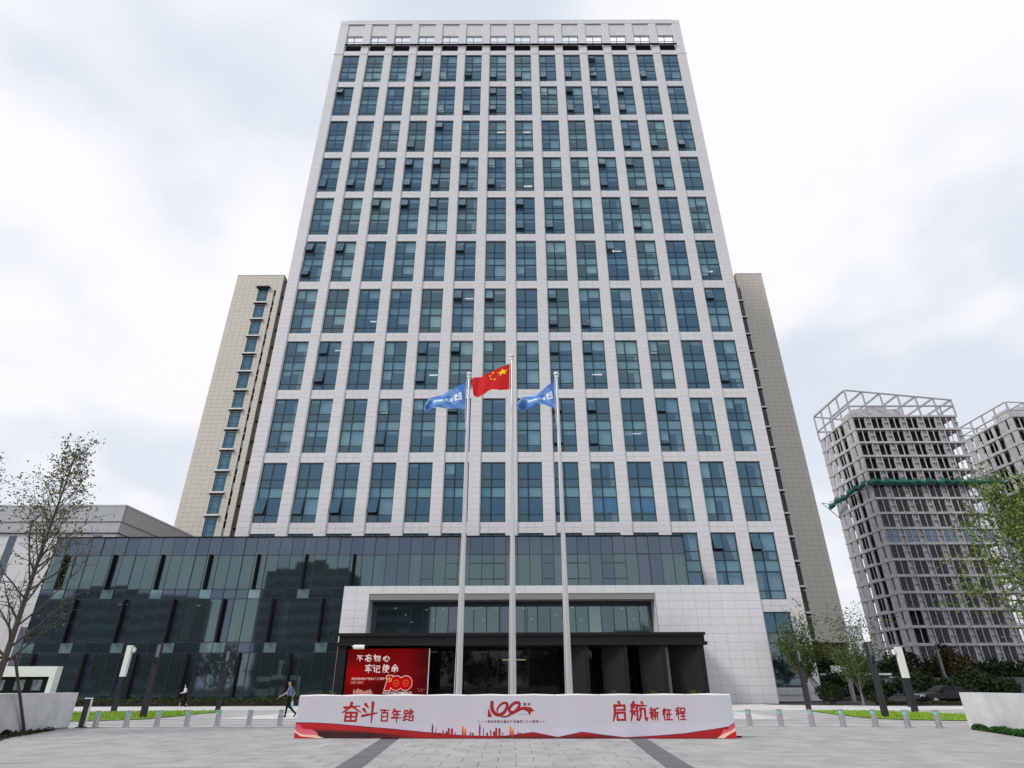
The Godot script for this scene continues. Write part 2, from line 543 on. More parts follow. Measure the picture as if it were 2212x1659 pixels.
	for pass_ in 2:
		var ink := dark if pass_ == 0 else Color(0.64, 0.01, 0.04)
		var g := 1.3 if pass_ == 0 else 0.0
		p.curve(pts2("931,29 930,46 935,64 950,78 970,80 988,70 1000,52 1003,38 994,30 978,33 963,46 956,58 957,69"), [6.8 + g, 6.8 + g, 6.8 + g, 6 + g, 6 + g, 6 + g, 5.8 + g, 5.2 + g, 4.2 + g, 3.6 + g, 3 + g, 2.2 + g, 1 + g], ink)
		p.poly(pts2("913,54 919,62 932,89 911,90"), ink)
		p.curve(pts2("974,88 1000,87 1024,74 1048,59 1060,43 1058,31 1042,30 1023,41 1013,56 1017,68 1032,71"), [1 + g, 2.5 + g, 4 + g, 5 + g, 5 + g, 4.6 + g, 5 + g, 5 + g, 5 + g, 5 + g, 5 + g], ink)
		p.curve(pts2("1026,74 1050,63 1072,55 1095,55 1112,60"), [5 + g, 5 + g, 5 + g, 6 + g, 8 + g], ink)
		p.poly(pts2("1085,50 1113,52 1134,65 1117,67 1107,85 1101,69 1084,62"), ink)
	line(p, "周年", Vector2(1077, 31), Vector2(17, 14), 20.0, 0.9, Color(0.35, 0.1, 0.12))
	line(p, "1921-2021", Vector2(1061, 75), Vector2(4.4, 7), 4.3, 0.5, Color(0.55, 0.5, 0.55))
	line(p, "热烈庆祝中国共产党建党100周年", Vector2(911, 103), Vector2(12.5, 11.5), 15.0, 0.75, Color(0.42, 0.03, 0.16))
	for k in 3:
		p.star(Vector2(870 + k * 16, 109), 4.2, 0.0, Color(0.36, 0.02, 0.14))
		p.star(Vector2(1143 + k * 15, 109), 4.2, 0.0, Color(0.36, 0.02, 0.14))
	return p.texture()

func screen_print() -> ImageTexture:
	var p := Print.new()
	p.start(768, 424, Color(0.45, 0.0, 0.01))
	for y in 424:
		for x in 768:
			var t := exp(-pow((x - 90.0) / 190.0, 2.0) - pow((y - 215.0) / 95.0, 2.0)) * 0.45 + exp(-pow((x - 520.0) / 160.0, 2.0) - pow((y - 80.0) / 200.0, 2.0)) * 0.12 + exp(-pow((x - 640.0) / 130.0, 2.0) - pow((y - 260.0) / 90.0, 2.0)) * 0.15
			var k := exp(-pow((x - 330.0) / 120.0, 2.0) - pow((y - 330.0) / 60.0, 2.0)) * 0.25
			p.mix(x, y, Color(0.95, 0.02, 0.02), t)
			p.mix(x, y, Color(0.12, 0.0, 0.02), k + clampf((x - 560.0) / 420.0, 0.0, 0.4))
	var pink := Color(1.0, 0.86, 0.86)
	for pass_ in 2:
		var ink := Color(0.15, 0.0, 0.0) if pass_ == 0 else pink
		var off := Vector2(3, 3) if pass_ == 0 else Vector2.ZERO
		var a := "不忘初心"
		var ax := [83, 163, 242, 332]
		for i in 4:
			p.glyph(GLYPHS[a[i]], Vector2(ax[i], 52) + off, Vector2(70, 60), 4.6, ink, 0.5)
		var b := "牢记使命"
		var bx := [174, 248, 334, 420]
		for i in 4:
			p.glyph(GLYPHS[b[i]], Vector2(bx[i], 138) + off, Vector2(70, 72), 4.6, ink, 0.5)
	line(p, "热烈庆祝中国共产党成立100周年", Vector2(56, 246), Vector2(18, 22), 19.6, 1.3, pink)
	line(p, "[1921-2021]", Vector2(50, 279), Vector2(10, 20), 11.0, 1.1, pink)
	for pass_ in 2:
		var c := Color(1, 0.93, 0.9) if pass_ == 0 else Color(0.82, 0.02, 0.03)
		var g := 5.0 if pass_ == 0 else 0.0
		p.poly(pts2("384,226 448,226 430,360 364,360 388,262 374,258") if pass_ == 0 else pts2("390,231 442,231 425,355 371,355 395,256 383,254"), c)
		for o in [Vector2(478, 294), Vector2(566, 294)]:
			p.seg(o, o, 59.0 + g, 59.0 + g, c)
	for o in [Vector2(478, 294), Vector2(566, 294)]:
		p.seg(o, o, 27.0, 27.0, Color(1.0, 0.6, 0.3))
		p.seg(o, o, 23.5, 23.5, Color(0.82, 0.02, 0.03))
	line(p, "1921", Vector2(462, 288), Vector2(8, 13), 8.0, 0.8, Color(1.0, 0.6, 0.3))
	line(p, "2021", Vector2(550, 288), Vector2(8, 13), 8.0, 0.8, Color(1.0, 0.6, 0.3))
	p.curve(pts2("418,248 428,258 428,272 416,281 402,279"), [1.5, 3, 3.4, 3.2, 1.5], Color(1.0, 0.82, 0.45))
	p.seg(Vector2(400, 285), Vector2(404, 279), 2.5, 2.5, Color(1.0, 0.82, 0.45))
	p.seg(Vector2(406, 252), Vector2(425, 281), 2.2, 2.2, Color(1.0, 0.82, 0.45))
	p.seg(Vector2(400, 260), Vector2(412, 249), 3.6, 3.6, Color(1.0, 0.82, 0.45))
	p.poly(pts2("361,366 628,366 628,388 361,388"), Color(0.93, 0.9, 0.9))
	p.poly(pts2("361,394 626,394 626,412 361,412"), Color(0.85, 0.8, 0.8))
	line(p, "庆祝中国共产党成立100周年", Vector2(366, 368), Vector2(17, 17), 18.6, 1.2, Color(0.35, 0.1, 0.1))
	for b in [[92, 346, 16], [110, 350, 12], [128, 338, 22], [156, 348, 30], [188, 358, 26], [214, 350, 18], [238, 344, 22], [256, 360, 10]]:
		p.poly([Vector2(b[0] - b[2] * 0.5, b[1] + 6), Vector2(b[0], b[1]), Vector2(b[0] + b[2] * 0.5, b[1] + 4), Vector2(b[0] + b[2] * 0.5, 424), Vector2(b[0] - b[2] * 0.5, 424)], Color(0.86, 0.62, 0.58))
		for k in 3:
			p.poly([Vector2(b[0] - 3, b[1] + 16 + k * 18), Vector2(b[0] + 3, b[1] + 16 + k * 18), Vector2(b[0] + 3, b[1] + 22 + k * 18), Vector2(b[0] - 3, b[1] + 22 + k * 18)], Color(0.55, 0.2, 0.2))
	p.poly(pts2("60,400 92,376 260,378 300,402 310,424 50,424"), Color(0.80, 0.5, 0.46))
	for d in [[684, 340], [700, 356], [716, 340], [720, 358], [740, 346]]:
		p.seg(Vector2(d[0], d[1]), Vector2(d[0] + 5, d[1] + 8), 2.5, 1.0, Color(0.95, 0.7, 0.7))
	for o in [Vector2(712, 190), Vector2(110, 40)]:
		for k in 26:
			var a := TAU * k / 26.0
			var rr := 18.0 + 9.0 * (k % 3)
			p.seg(o + Vector2(cos(a), sin(a)) * rr, o + Vector2(cos(a), sin(a)) * (rr + 8.0), 0.8, 0.4, Color(0.85, 0.25, 0.25))
	return p.texture()

func national_flag_print() -> ImageTexture:
	var p := Print.new()
	p.start(288, 192, Color(0.80, 0.0, 0.01))
	p.star(Vector2(48, 48), 30.0, 0.0, Color(1.0, 0.87, 0.0))
	for q in [[96, 19, 0.5], [115, 38, 0.2], [115, 67, 0.0], [96, 86, 0.4]]:
		p.star(Vector2(q[0], q[1]), 10.5, q[2], Color(1.0, 0.87, 0.0))
	return p.texture()

func company_flag_print() -> ImageTexture:
	var p := Print.new()
	p.start(288, 192, Color(0.25, 0.45, 0.76))
	var f := FastNoiseLite.new()
	f.seed = 8
	f.frequency = 0.012
	for y in 192:
		for x in 288:
			p.mix(x, y, Color(0.62, 0.77, 0.90), clampf(0.45 + f.get_noise_2d(x + y * 0.6, y * 0.4) * 1.1, 0.0, 1.0) * 0.7)
	var white := Color(0.86, 0.91, 0.97)
	p.poly(pts2("40,62 62,62 58,84 66,84 68,62 92,62 92,112 84,122 36,122"), white)
	p.poly(pts2("56,94 76,94 74,106 54,106"), Color(0.24, 0.42, 0.74))
	line(p, "新兴建成", Vector2(102, 78), Vector2(27, 34), 31.0, 2.7, white)
	p.poly(pts2("104,114 222,114 222,117 104,117"), white, 0.5)
	return p.texture()

# ------------------------------------------------------------------ office tower
const BAY := 4.105
const LEFT := -28.13
const OPEN_W := 2.732
const OPEN_H := 6.78
const COLS := [0.0, 1.17, 2.732]
const ROWS := [6.78, 4.84, 3.92, 2.75, 0.84, 0.0]

func row_top(r: int) -> float:
	return 95.9 - 7.995 * (r - 1)

func tone(spread := 0.04) -> Color:
	var t := 1.0 + rng.randf_range(-spread, spread)
	return Color(t, t, t * rng.randf_range(0.99, 1.01))

func window_frame() -> MB:
	var f := MB.new()
	for x in [0.04, 1.17, OPEN_W - 0.04]:
		f.lim(x - 0.045, x + 0.045, 0.0, OPEN_H, -0.05, 0.05)
	for y in [OPEN_H - 0.05, 4.84, 3.92, 2.75, 0.84, 0.04]:
		f.lim(0.085, 1.125, y - 0.045, y + 0.045, -0.047, 0.047)
		f.lim(1.215, OPEN_W - 0.085, y - 0.045, y + 0.045, -0.047, 0.047)
	return f

func pane_shape(coat: MB, rest: MB, x0: float, x1: float, y0: float, y1: float, z0: float, z1: float) -> void:   # the coated outer face apart
	coat.face(Vector3((x0 + x1) * 0.5, (y0 + y1) * 0.5, z1), Vector3.BACK, Vector3.UP, 0.0, (x1 - x0) * 0.5, (y1 - y0) * 0.5, Color.WHITE)
	rest.lim(x0, x1, y0, y1, z0, z1 - 0.004)

func pane_box(coat: MB, rest: MB, c: int, r: int) -> void:
	pane_shape(coat, rest, COLS[c] + 0.075, COLS[c + 1] - 0.075, ROWS[r + 1] + 0.04, ROWS[r] - 0.04, -0.022, 0.004)

func sash_mesh() -> ArrayMesh:       # hangs from its top edge, origin there
	var f := MB.new()
	var w := 1.04
	var h := 1.86
	for x in [0.035, w - 0.035]:
		f.lim(x - 0.035, x + 0.035, -h, 0.0, -0.03, 0.03)
	for y in [-0.035, -h + 0.035]:
		f.lim(0.07, w - 0.07, y - 0.035, y + 0.035, -0.028, 0.028)
	var g := MB.new()
	var bk := MB.new()
	pane_shape(g, bk, 0.07, w - 0.07, -h + 0.07, -0.07, -0.012, 0.012)
	return bk.put(g.put(f.mesh(M.frame), M.glass), M.glass_clear)

func blind_mesh(c: int, share: float, r: int) -> MB:
	var m := MB.new()
	var h: float = (ROWS[r] - ROWS[r + 1]) * share
	m.lim(COLS[c] + 0.09, COLS[c + 1] - 0.09, ROWS[r] - 0.05 - h, ROWS[r] - 0.05, -0.20, -0.185)
	return m

func curtain_mesh(x0: float, x1: float, y0: float, y1: float, gather: float) -> MB:
	var m := MB.new()
	var n := 14
	var last := Vector3.ZERO
	for i in n + 1:
		var t := float(i) / n
		var p := Vector3(lerpf(x0, x1, t), 0, 0.05 * (1 if i % 2 == 0 else -1))
		if i > 0:
			var a := last
			var b := p
			var ab := Vector3(lerpf(x0, a.x, gather), 0, a.z)
			var bb := Vector3(lerpf(x0, b.x, gather), 0, b.z)
			m.quad(a + Vector3(0, y1, -0.3), b + Vector3(0, y1, -0.3), bb + Vector3(0, y0, -0.3), ab + Vector3(0, y0, -0.3))
		last = p
	return m

const UPPER_OPEN := {1: [11], 2: [1, 7, 8, 9, 10, 11, 12], 3: [5], 4: [3, 4, 5, 6, 7, 8, 11, 12], 5: [3, 4, 5, 6, 8, 12], 6: [1, 2, 6, 11], 7: [6, 7, 9, 14], 8: [2, 5, 6, 9, 10, 12], 9: [4, 6, 9, 10, 12], 10: [], 11: [13, 14], 12: []}
const LOWER_OPEN := {1: [4, 5, 6, 7, 8, 9, 10, 11, 13], 2: [5, 6, 7, 10, 11, 12], 3: [4, 12, 13, 14], 4: [1, 2, 3, 4, 5, 6, 7, 11, 13], 5: [8, 9, 12], 6: [1, 14], 7: [9, 10], 8: [2, 5, 14], 9: [4, 9, 10, 12], 10: [1, 2, 3, 4, 9], 11: [], 12: []}

func build_tower() -> void:
	var t := base("office_tower", Vector3(0, 0, -63.5), "tall white stone office tower with a grid of dark double-height windows, behind the flagpoles", "building")
	# walls that close the body, and the core behind the rooms
	var body := MB.new()
	body.lim(-29.5, -29.1, 0, 96.4, -30, -0.2)
	body.lim(28.9, 29.3, 0, 96.4, -30, -0.2)
	body.lim(-29.1, 28.9, 0, 96.4, -30.4, -30)
	body.lim(-29.1, 28.9, 96.0, 96.4, -30, -0.8)
	obj("side_wall", body.mesh(M.stone), t)
	var core := MB.new()
	core.lim(-29.0, 28.8, 0, 96, -7.4, -7.1)
	obj("core_wall", core.mesh(M.interior), t)
	for k in 13:
		if k % 2 == 0:
			var w := MB.new()
			var x := LEFT + BAY * (k + 1) - 0.68
			w.lim(x - 0.1, x + 0.1, 0, 96, -7.1, -0.6)
			obj("partition", w.mesh(M.interior), t)
	for r in range(1, 13):
		var y := row_top(r) - OPEN_H
		for yy in [y + 3.34, y - 0.6]:
			var s := MB.new()
			s.lim(-29.0, 28.8, yy - 0.22, yy + 0.22, -7.1, -0.45)
			obj("floor_slab", s.mesh(M.ceiling), t)
	# pillars
	for k in 15:
		var x0 := LEFT + BAY * (k - 1) + OPEN_W
		var x1 := LEFT + BAY * k
		if k == 0: x0 = -29.63
		if k == 14: x1 = 29.40
		var p := MB.new()
		p.lim(x0, x1, 0, 105.1, -0.62, -0.13)
		obj("pillar", p.mesh(M.stone), t)
		# the shafts above the cornice stand a little further back
		var q := MB.new()
		var a := x0 + (0.0 if k == 0 else 0.11)
		var b := x1 - (0.0 if k == 14 else 0.11)
		q.lim(a, b, 96.02, 105.06, -0.128, -0.045)
		obj("crown_pillar", q.mesh(M.stone), t)
	# cladding panels: the nearest ones that show are pieces, the rest one mass
	var list := []
	for k in 15:
		var x0 := LEFT + BAY * (k - 1) + OPEN_W + 0.11
		var x1 := LEFT + BAY * k - 0.11
		if k == 0: x0 = -29.63
		if k == 14: x1 = 29.40
		for j in 156:
			var y0 := 0.05 + j * 0.615
			list.append([Vector3((x0 + x1) * 0.5, y0 + 0.3075, -0.062), Vector3(x1 - x0, 0.599, 0.124)])
	for r in range(1, 13):
		for k in 14:
			for i in 3:
				for j in 2:
					var w := OPEN_W / 3.0
					var y: float = row_top(r) - OPEN_H - 0.02 - 0.59 * j - 0.2925
					if r == 12 and j == 1: continue
					list.append([Vector3(LEFT + BAY * k + w * (i + 0.5), y, -0.19), Vector3(w - 0.016, 0.571, 0.1)])
	list.sort_custom(func(a, b): return a[0].y < b[0].y)
	var rest := MB.new()
	var made := 0
	var shared := {}
	for e in list:
		var q: Vector3 = e[0]
		var hid := q.y < 15.6 and q.x < 17.4 or q.y < 9.8 and q.x < 22.8
		if hid: continue
		if made < 300:
			var key := [snappedf(e[1].x, 0.001), snappedf(e[1].y, 0.001), rng.randi() % 4]
			if not shared.has(key):
				var m := MB.new()
				m.box(Vector3.ZERO, e[1], tone())
				shared[key] = m.mesh(M.stone)
			obj("stone_panel", shared[key], t).position = q
			made += 1
		else:
			rest.box(q, e[1], tone())
	tag(obj("stone_panels", rest.mesh(M.stone), t), "", "", "", "stuff")
	# spandrels behind their panels
	for r in range(0, 13):
		var y1 := row_top(r) - OPEN_H if r > 0 else 96.98
		var y0 := row_top(r + 1) if r < 12 else 0.0
		for k in 14:
			if y1 < 14.0 and k < 11 or y1 < 9.0 and k < 13: continue
			var s := MB.new()
			var z1 := -0.24 if r > 0 else -0.16
			s.lim(LEFT + BAY * k + 0.002, LEFT + BAY * k + OPEN_W - 0.002, y0 + 0.003, y1, -0.6, z1)
			obj("spandrel", s.mesh(M.stone), t)
	# windows
	var frame := window_frame()
	var back := MB.new()
	for c in 2:
		back.lim(COLS[c] + 0.075, COLS[c + 1] - 0.075, ROWS[3] + 0.04, ROWS[2] - 0.04, -0.10, -0.07)
	var pane := []
	for c in 2:
		for r in 5:
			var m := MB.new()
			var m2 := MB.new()
			pane_box(m, m2, c, r)
			pane.append(m2.put(m.mesh(M[["glass", "glass_green", "glass_deep"][(c * 2 + r) % 3]]), M.glass_clear))
	var dim := []
	for i in 10:
		var m := MB.new()
		var m2 := MB.new()
		pane_box(m, m2, i / 5, i % 5)
		dim.append(m2.put(m.mesh(M.glass_podium), M.glass_clear))
	var sash := sash_mesh()
	var bare := {}
	var single := 300
	for r in range(12, 0, -1):
		for k in range(1, 15):
			if r == 12 and k < 13: continue
			var hidden := r == 11 and k < 12
			var up: bool = k in UPPER_OPEN[r]
			var lo: bool = k in LOWER_OPEN[r]
			var own := single >= 10 and not hidden
			var key := [up, lo, own, r == 12, 0 if own else rng.randi() % 3]
			if not bare.has(key):
				var m := frame.mesh(M.frame)
				if r < 12: back.put(m, M.spandrel)
				if not own:
					var g := MB.new()
					var g2 := MB.new()
					for c in 2:
						for i in 5:
							if c == 0 and (i == 0 and up or i == 3 and lo): continue
							pane_box(g, g2, c, i)
					g2.put(g.put(m, M[["glass", "glass_green", "glass_deep"][key[4]]]), M.glass_clear)
				bare[key] = m
			var w := obj("window", bare[key], t)
			w.position = Vector3(LEFT + BAY * (k - 1), row_top(r) - OPEN_H, -0.36)
			if own:
				for c in 2:
					for i in 5:
						if c == 0 and (i == 0 and up or i == 3 and lo): continue
						obj("pane", dim[c * 5 + i] if r == 12 and i > 0 else pane[c * 5 + i], w)
						single -= 1
			for i in [0, 3]:
				if up and i == 0 or lo and i == 3:
					var s := obj("sash", sash, w)
					s.position = Vector3(0.065, ROWS[i] - 0.03, 0.05)
					s.rotation.x = -rng.randf_range(0.16, 0.34)
			if hidden or r == 12: continue
			# blinds and curtains
			var lot := rng.randf()
			if r >= 11 or r >= 9 and k > 11 and lot < 0.6 or lot < 0.10:
				var cm := curtain_mesh(2.62, 1.75 if r > 10 else 2.15, 3.75, 6.7, 0.25 if k == 13 else 0.8)
				curtain_mesh(2.62, 1.3, 0.1, 2.7, 0.9).put(cm.mesh(M.curtain), M.curtain)
				var lower := curtain_mesh(2.62, 1.25 if r > 10 else 2.0, 0.1, 2.7, 0.9)
				for q in lower.v.size():
					cm.vert(lower.v[q], lower.n[q], lower.c[q], lower.u[q])
				if r > 10:
					lower = curtain_mesh(0.1, 0.8, 0.1, 2.7, 0.9)
					for q in lower.v.size():
						cm.vert(lower.v[q], lower.n[q], lower.c[q], lower.u[q])
				obj("curtain", cm.mesh(M.curtain), w)
			for i in [0, 3]:
				if r == 10 and k in [10, 11] and i == 3:
					for c in 2:
						obj("blue_board", blind_mesh(c, 0.8, 3).mesh(M.blue_board), w)
					continue
				var likely := 0.78 if r > 4 and r < 10 else 0.6
				if r >= 10: likely = 0.3
				for c in 2:
					if rng.randf() < likely * (1.0 if c == 1 else 0.6):
						obj("roller_blind", blind_mesh(c, [1.0, 1.0, 0.3, 0.22, 0.62, 0.18, 0.15][rng.randi() % 7], i).mesh(M.blind), w)
	# lights seen on ceilings
	for q in [[3, 7, 0], [3, 8, 0], [6, 4, 0], [6, 9, 0], [6, 7, 1], [7, 6, 0], [7, 3, 1], [8, 5, 1], [8, 2, 0], [9, 5, 0], [7, 10, 1], [6, 11, 0], [9, 11, 1], [4, 8, 1], [6, 14, 1], [8, 10, 1]]:
		var l := MB.new()
		var yy := row_top(q[0]) - OPEN_H + (OPEN_H - 0.10 if q[2] == 0 else 3.05)
		l.lim(LEFT + BAY * (q[1] - 1) + 1.3, LEFT + BAY * (q[1] - 1) + 2.5, yy - 0.03, yy + 0.03, -2.4, -2.2)
		obj("ceiling_light", l.mesh(M.lit), t)
	# crown: louvre band, open screen, rail, lintels, top beam
	for k in 14:
		var x := LEFT + BAY * k
		var l := MB.new()
		l.lim(x + 0.004, x + OPEN_W - 0.004, 96.983, 99.1, -0.7, -0.62)
		for i in 9:
			l.lim(x + 0.05, x + OPEN_W - 0.05, 97.05 + i * 0.22, 97.10 + i * 0.22, -0.62, -0.5)
		obj("louvre", l.mesh(M.charcoal), t)
		var f := MB.new()
		for xx in [0.04, 1.17, OPEN_W - 0.04]:
			f.lim(x + xx - 0.04, x + xx + 0.04, 99.1, 101.1, -0.62, -0.54)
		for yy in [99.95]:
			f.lim(x + 0.08, x + OPEN_W - 0.08, yy - 0.03, yy + 0.03, -0.618, -0.542)
		obj("crown_frame", f.mesh(M.frame), t)
		var s := MB.new()
		s.lim(x + 0.003, x + OPEN_W - 0.003, 101.1, 105.06, -0.62, -0.24)
		for i in 3:
			for j in 5:
				s.box(Vector3(x + OPEN_W / 3.0 * (i + 0.5), 101.12 + 0.6 * (j + 0.5), -0.225), Vector3(OPEN_W / 3.0 - 0.014, 0.586, 0.03), tone())
		obj("lintel", s.mesh(M.stone), t)
		if k % 3 == 1:
			var br := MB.new()
			br.beam(Vector3(x + 1.9, 97.3, -0.5), Vector3(x + 1.95, 98.2, 0.1), 0.05, 0.05)
			obj("rail_bracket", br.mesh(M.black_steel), t)
	var rail := MB.new()
	rail.lim(-28.1, 28.1, 98.12, 98.24, 0.1, 0.3)
	rail.lim(-28.1, 28.1, 98.26, 98.31, -0.05, 0.06)
	obj("rail", rail.mesh(M.black_steel), t)
	for k in 49:
		var x0 := -29.63 + 59.03 / 49.0 * k
		var b := MB.new()
		b.box(Vector3(x0 + 59.03 / 98.0, 104.60, -0.09), Vector3(59.03 / 49.0 - 0.014, 0.92, 0.14), tone())
		obj("beam_panel", b.mesh(M.stone), t)
	var cap := MB.new()
	cap.lim(-28.3, 28.1, 105.07, 105.24, -0.8, -0.022)
	obj("coping", cap.mesh(M.white_panel), t)
	var cor := MB.new()
	for k in 15:
		var x0 := LEFT + BAY * (k - 1) + OPEN_W
		var x1 := LEFT + BAY * k
		if k == 0: x0 = -29.78
		if k == 14: x1 = 29.55
		cor.lim(x0 + 0.05, x1 - 0.05, 95.93, 96.02, -0.12, 0.05)
	obj("cornice", cor.mesh(M.stone), t)

# ------------------------------------------------------------------ dark glass wing
func build_podium() -> void:
	var z := -60.3
	var t := base("glass_wing", Vector3(0, 0, z), "low dark glass wing with tall panes and black fins, left of the white entrance", "building")
	var x0 := -45.9
	var lv := [0.3, 4.22, 5.13, 8.99, 9.88, 13.1, 14.85]
	var n := 53
	var body := MB.new()
	body.lim(x0, 17.17, 14.5, 14.8, -3.0, -0.25)
	body.lim(x0, -29.7, 14.5, 14.8, -14, -3.002)
	body.lim(x0, x0 + 0.3, 0, 14.5, -14, -0.3)
	body.lim(x0 + 0.3, -29.7, 0, 14.5, -14.3, -14)
	body.lim(-29.7, -15.4, 0, 14.5, -3.05, -2.95)
	body.lim(-15.4, 17.1, 9.4, 14.5, -3.05, -2.95)
	body.lim(16.9, 17.17, 9.7, 14.5, -2.9, -0.3)
	obj("back_wall", body.mesh(M.interior_dark), t)
	for y in [4.68, 9.43]:
		var s := MB.new()
		s.lim(x0 + 0.3, 17.0 if y > 9 else -15.4, y - 0.3, y + 0.3, -2.9, -0.12)
		s.lim(x0 + 0.3, -29.7, y - 0.3, y + 0.3, -14, -2.902)
		obj("floor_slab", s.mesh(M.interior), t)
	var plinth := MB.new()
	plinth.lim(x0, -15.5, 0, 0.3, -0.3, 0.05)
	obj("plinth", plinth.mesh(M.charcoal), t)
	var cope := MB.new()
	cope.lim(x0 - 0.05, 17.22, 14.83, 14.95, -0.35, 0.09)
	obj("coping", cope.mesh(M.charcoal), t)
	for i in n + 1:
		var x := x0 + 1.19 * i
		var m := MB.new()
		m.lim(x - 0.028, x + 0.028, 0.3 if x < -15.4 else 9.88, 14.83, -0.10, 0.02)
		obj("mullion", m.mesh(M.frame), t)
	for j in lv.size():
		var m := MB.new()
		m.lim(x0, 17.17 if j > 3 else -15.5, lv[j] - 0.03, lv[j] + 0.03, -0.095, 0.012)
		obj("transom", m.mesh(M.frame), t)
	var shared := {}
	var slate := [Color(1, 1, 1), Color(0.86, 0.9, 0.95), Color(1.1, 1.08, 1.08)]
	for j in 6:
		for i in n:
			var x := x0 + 1.19 * i
			if j < 4 and x > -15.6: continue
			var kind := "slate_glass"
			if j in [0, 2, 4]:
				kind = "glass_podium"
				if rng.randf() < 0.16: kind = "slate_glass"
			elif j in [1, 3]:
				if (i % 4 == 1 and j == 3) or (i % 4 == 3 and j == 1) or rng.randf() < 0.06: kind = "teal_glass"
			var key := [j, kind, rng.randi() % 3]
			if not shared.has(key):
				var m := MB.new()
				var c: Color = slate[key[2]] if kind != "glass_podium" else Color.WHITE
				var m2 := MB.new()
				if kind == "glass_podium":
					pane_shape(m, m2, 0.032, 1.158, lv[j] + 0.034, lv[j + 1] - 0.034, -0.045, -0.015)
				else:
					m.lim(0.032, 1.158, lv[j] + 0.034, lv[j + 1] - 0.034, -0.045, -0.015, c)
				shared[key] = m2.put(m.mesh(M[kind]), M.glass_clear)
			var g := obj("glass_panel", shared[key], t)
			g.position.x = x
			g.rotation.y = rng.randf_range(-0.004, 0.004)
			g.rotation.x = rng.randf_range(-0.003, 0.003)
	# black fins, staggered floor by floor
	for q in [[-39.5, 9.85, 13.15], [-42.0, 5.1, 8.95], [-44.3, 9.85, 13.15]]:
		for k in 6:
			var x: float = q[0] + 4.76 * k
			if x > (-15.8 if q[1] < 9 else -14.0) or q[0] < -44 and k > 0: continue
			var m := MB.new()
			m.lim(x - 0.08, x + 0.08, q[1], q[2], 0.022, 0.34)
			obj("fin", m.mesh(M.black_steel), t)
	for k in 6:
		var m := MB.new()
		m.lim(-44.36 + 4.76 * k - 0.08, -44.36 + 4.76 * k + 0.08, 0.3, 4.2, 0.022, 0.30)
		obj("fin", m.mesh(M.charcoal), t)
	# casements and curtains of the upper floor above the entrance
	for q in [-8.7, -6.3, -3.9, -2.7, -1.3, 2.3, 4.7, 8.3, 10.6, 5.9]:
		var x: float = x0 + 1.19 * roundf((q - x0) / 1.19)
		var m := MB.new()
		for y in [12.25, 10.75]:
			m.lim(x + 0.03, x + 1.16, y - 0.035, y + 0.035, -0.01, 0.018)
		obj("casement_bar", m.mesh(M.frame), t)
	for q in [[-13.9, -13.2], [-11.7, -10.9], [-10.0, -9.2], [-4.6, -3.9], [-3.4, -2.9], [3.7, 4.8], [5.6, 6.3], [13.5, 14.2], [14.4, 15.6], [15.7, 17.0], [-20.5, -19.6], [-32.6, -31.6], [-23.0, -22.0]]:
		obj("curtain", curtain_mesh(q[0], q[1], 9.95, 13.0, 0.93).mesh(M.curtain), t)
	for q in [[-31.5, -30.6], [-29.4, -28.7], [-27.0, -26.3], [-22.3, -21.5]]:
		obj("curtain", curtain_mesh(q[0], q[1], 5.2, 8.9, 0.95).mesh(M.curtain), t)
	for q in [[-41.0, 12.6, -3.0], [-38.6, 12.6, -5.0], [-36.4, 12.6, -2.6], [-28.5, 12.6, -2.0], [-24.4, 12.6, -1.7], [-21.5, 12.6, -2.2], [-19.2, 12.6, -1.8], [-40.0, 8.5, -4.0], [-33.0, 8.5, -5.0]]:
		var m := MB.new()
		m.box(Vector3(q[0], q[1] + 1.6 if q[1] > 9 else q[1] + 0.45, q[2]), Vector3(0.9, 0.05, 0.16))
		obj("ceiling_light", m.mesh(M.lit), t)

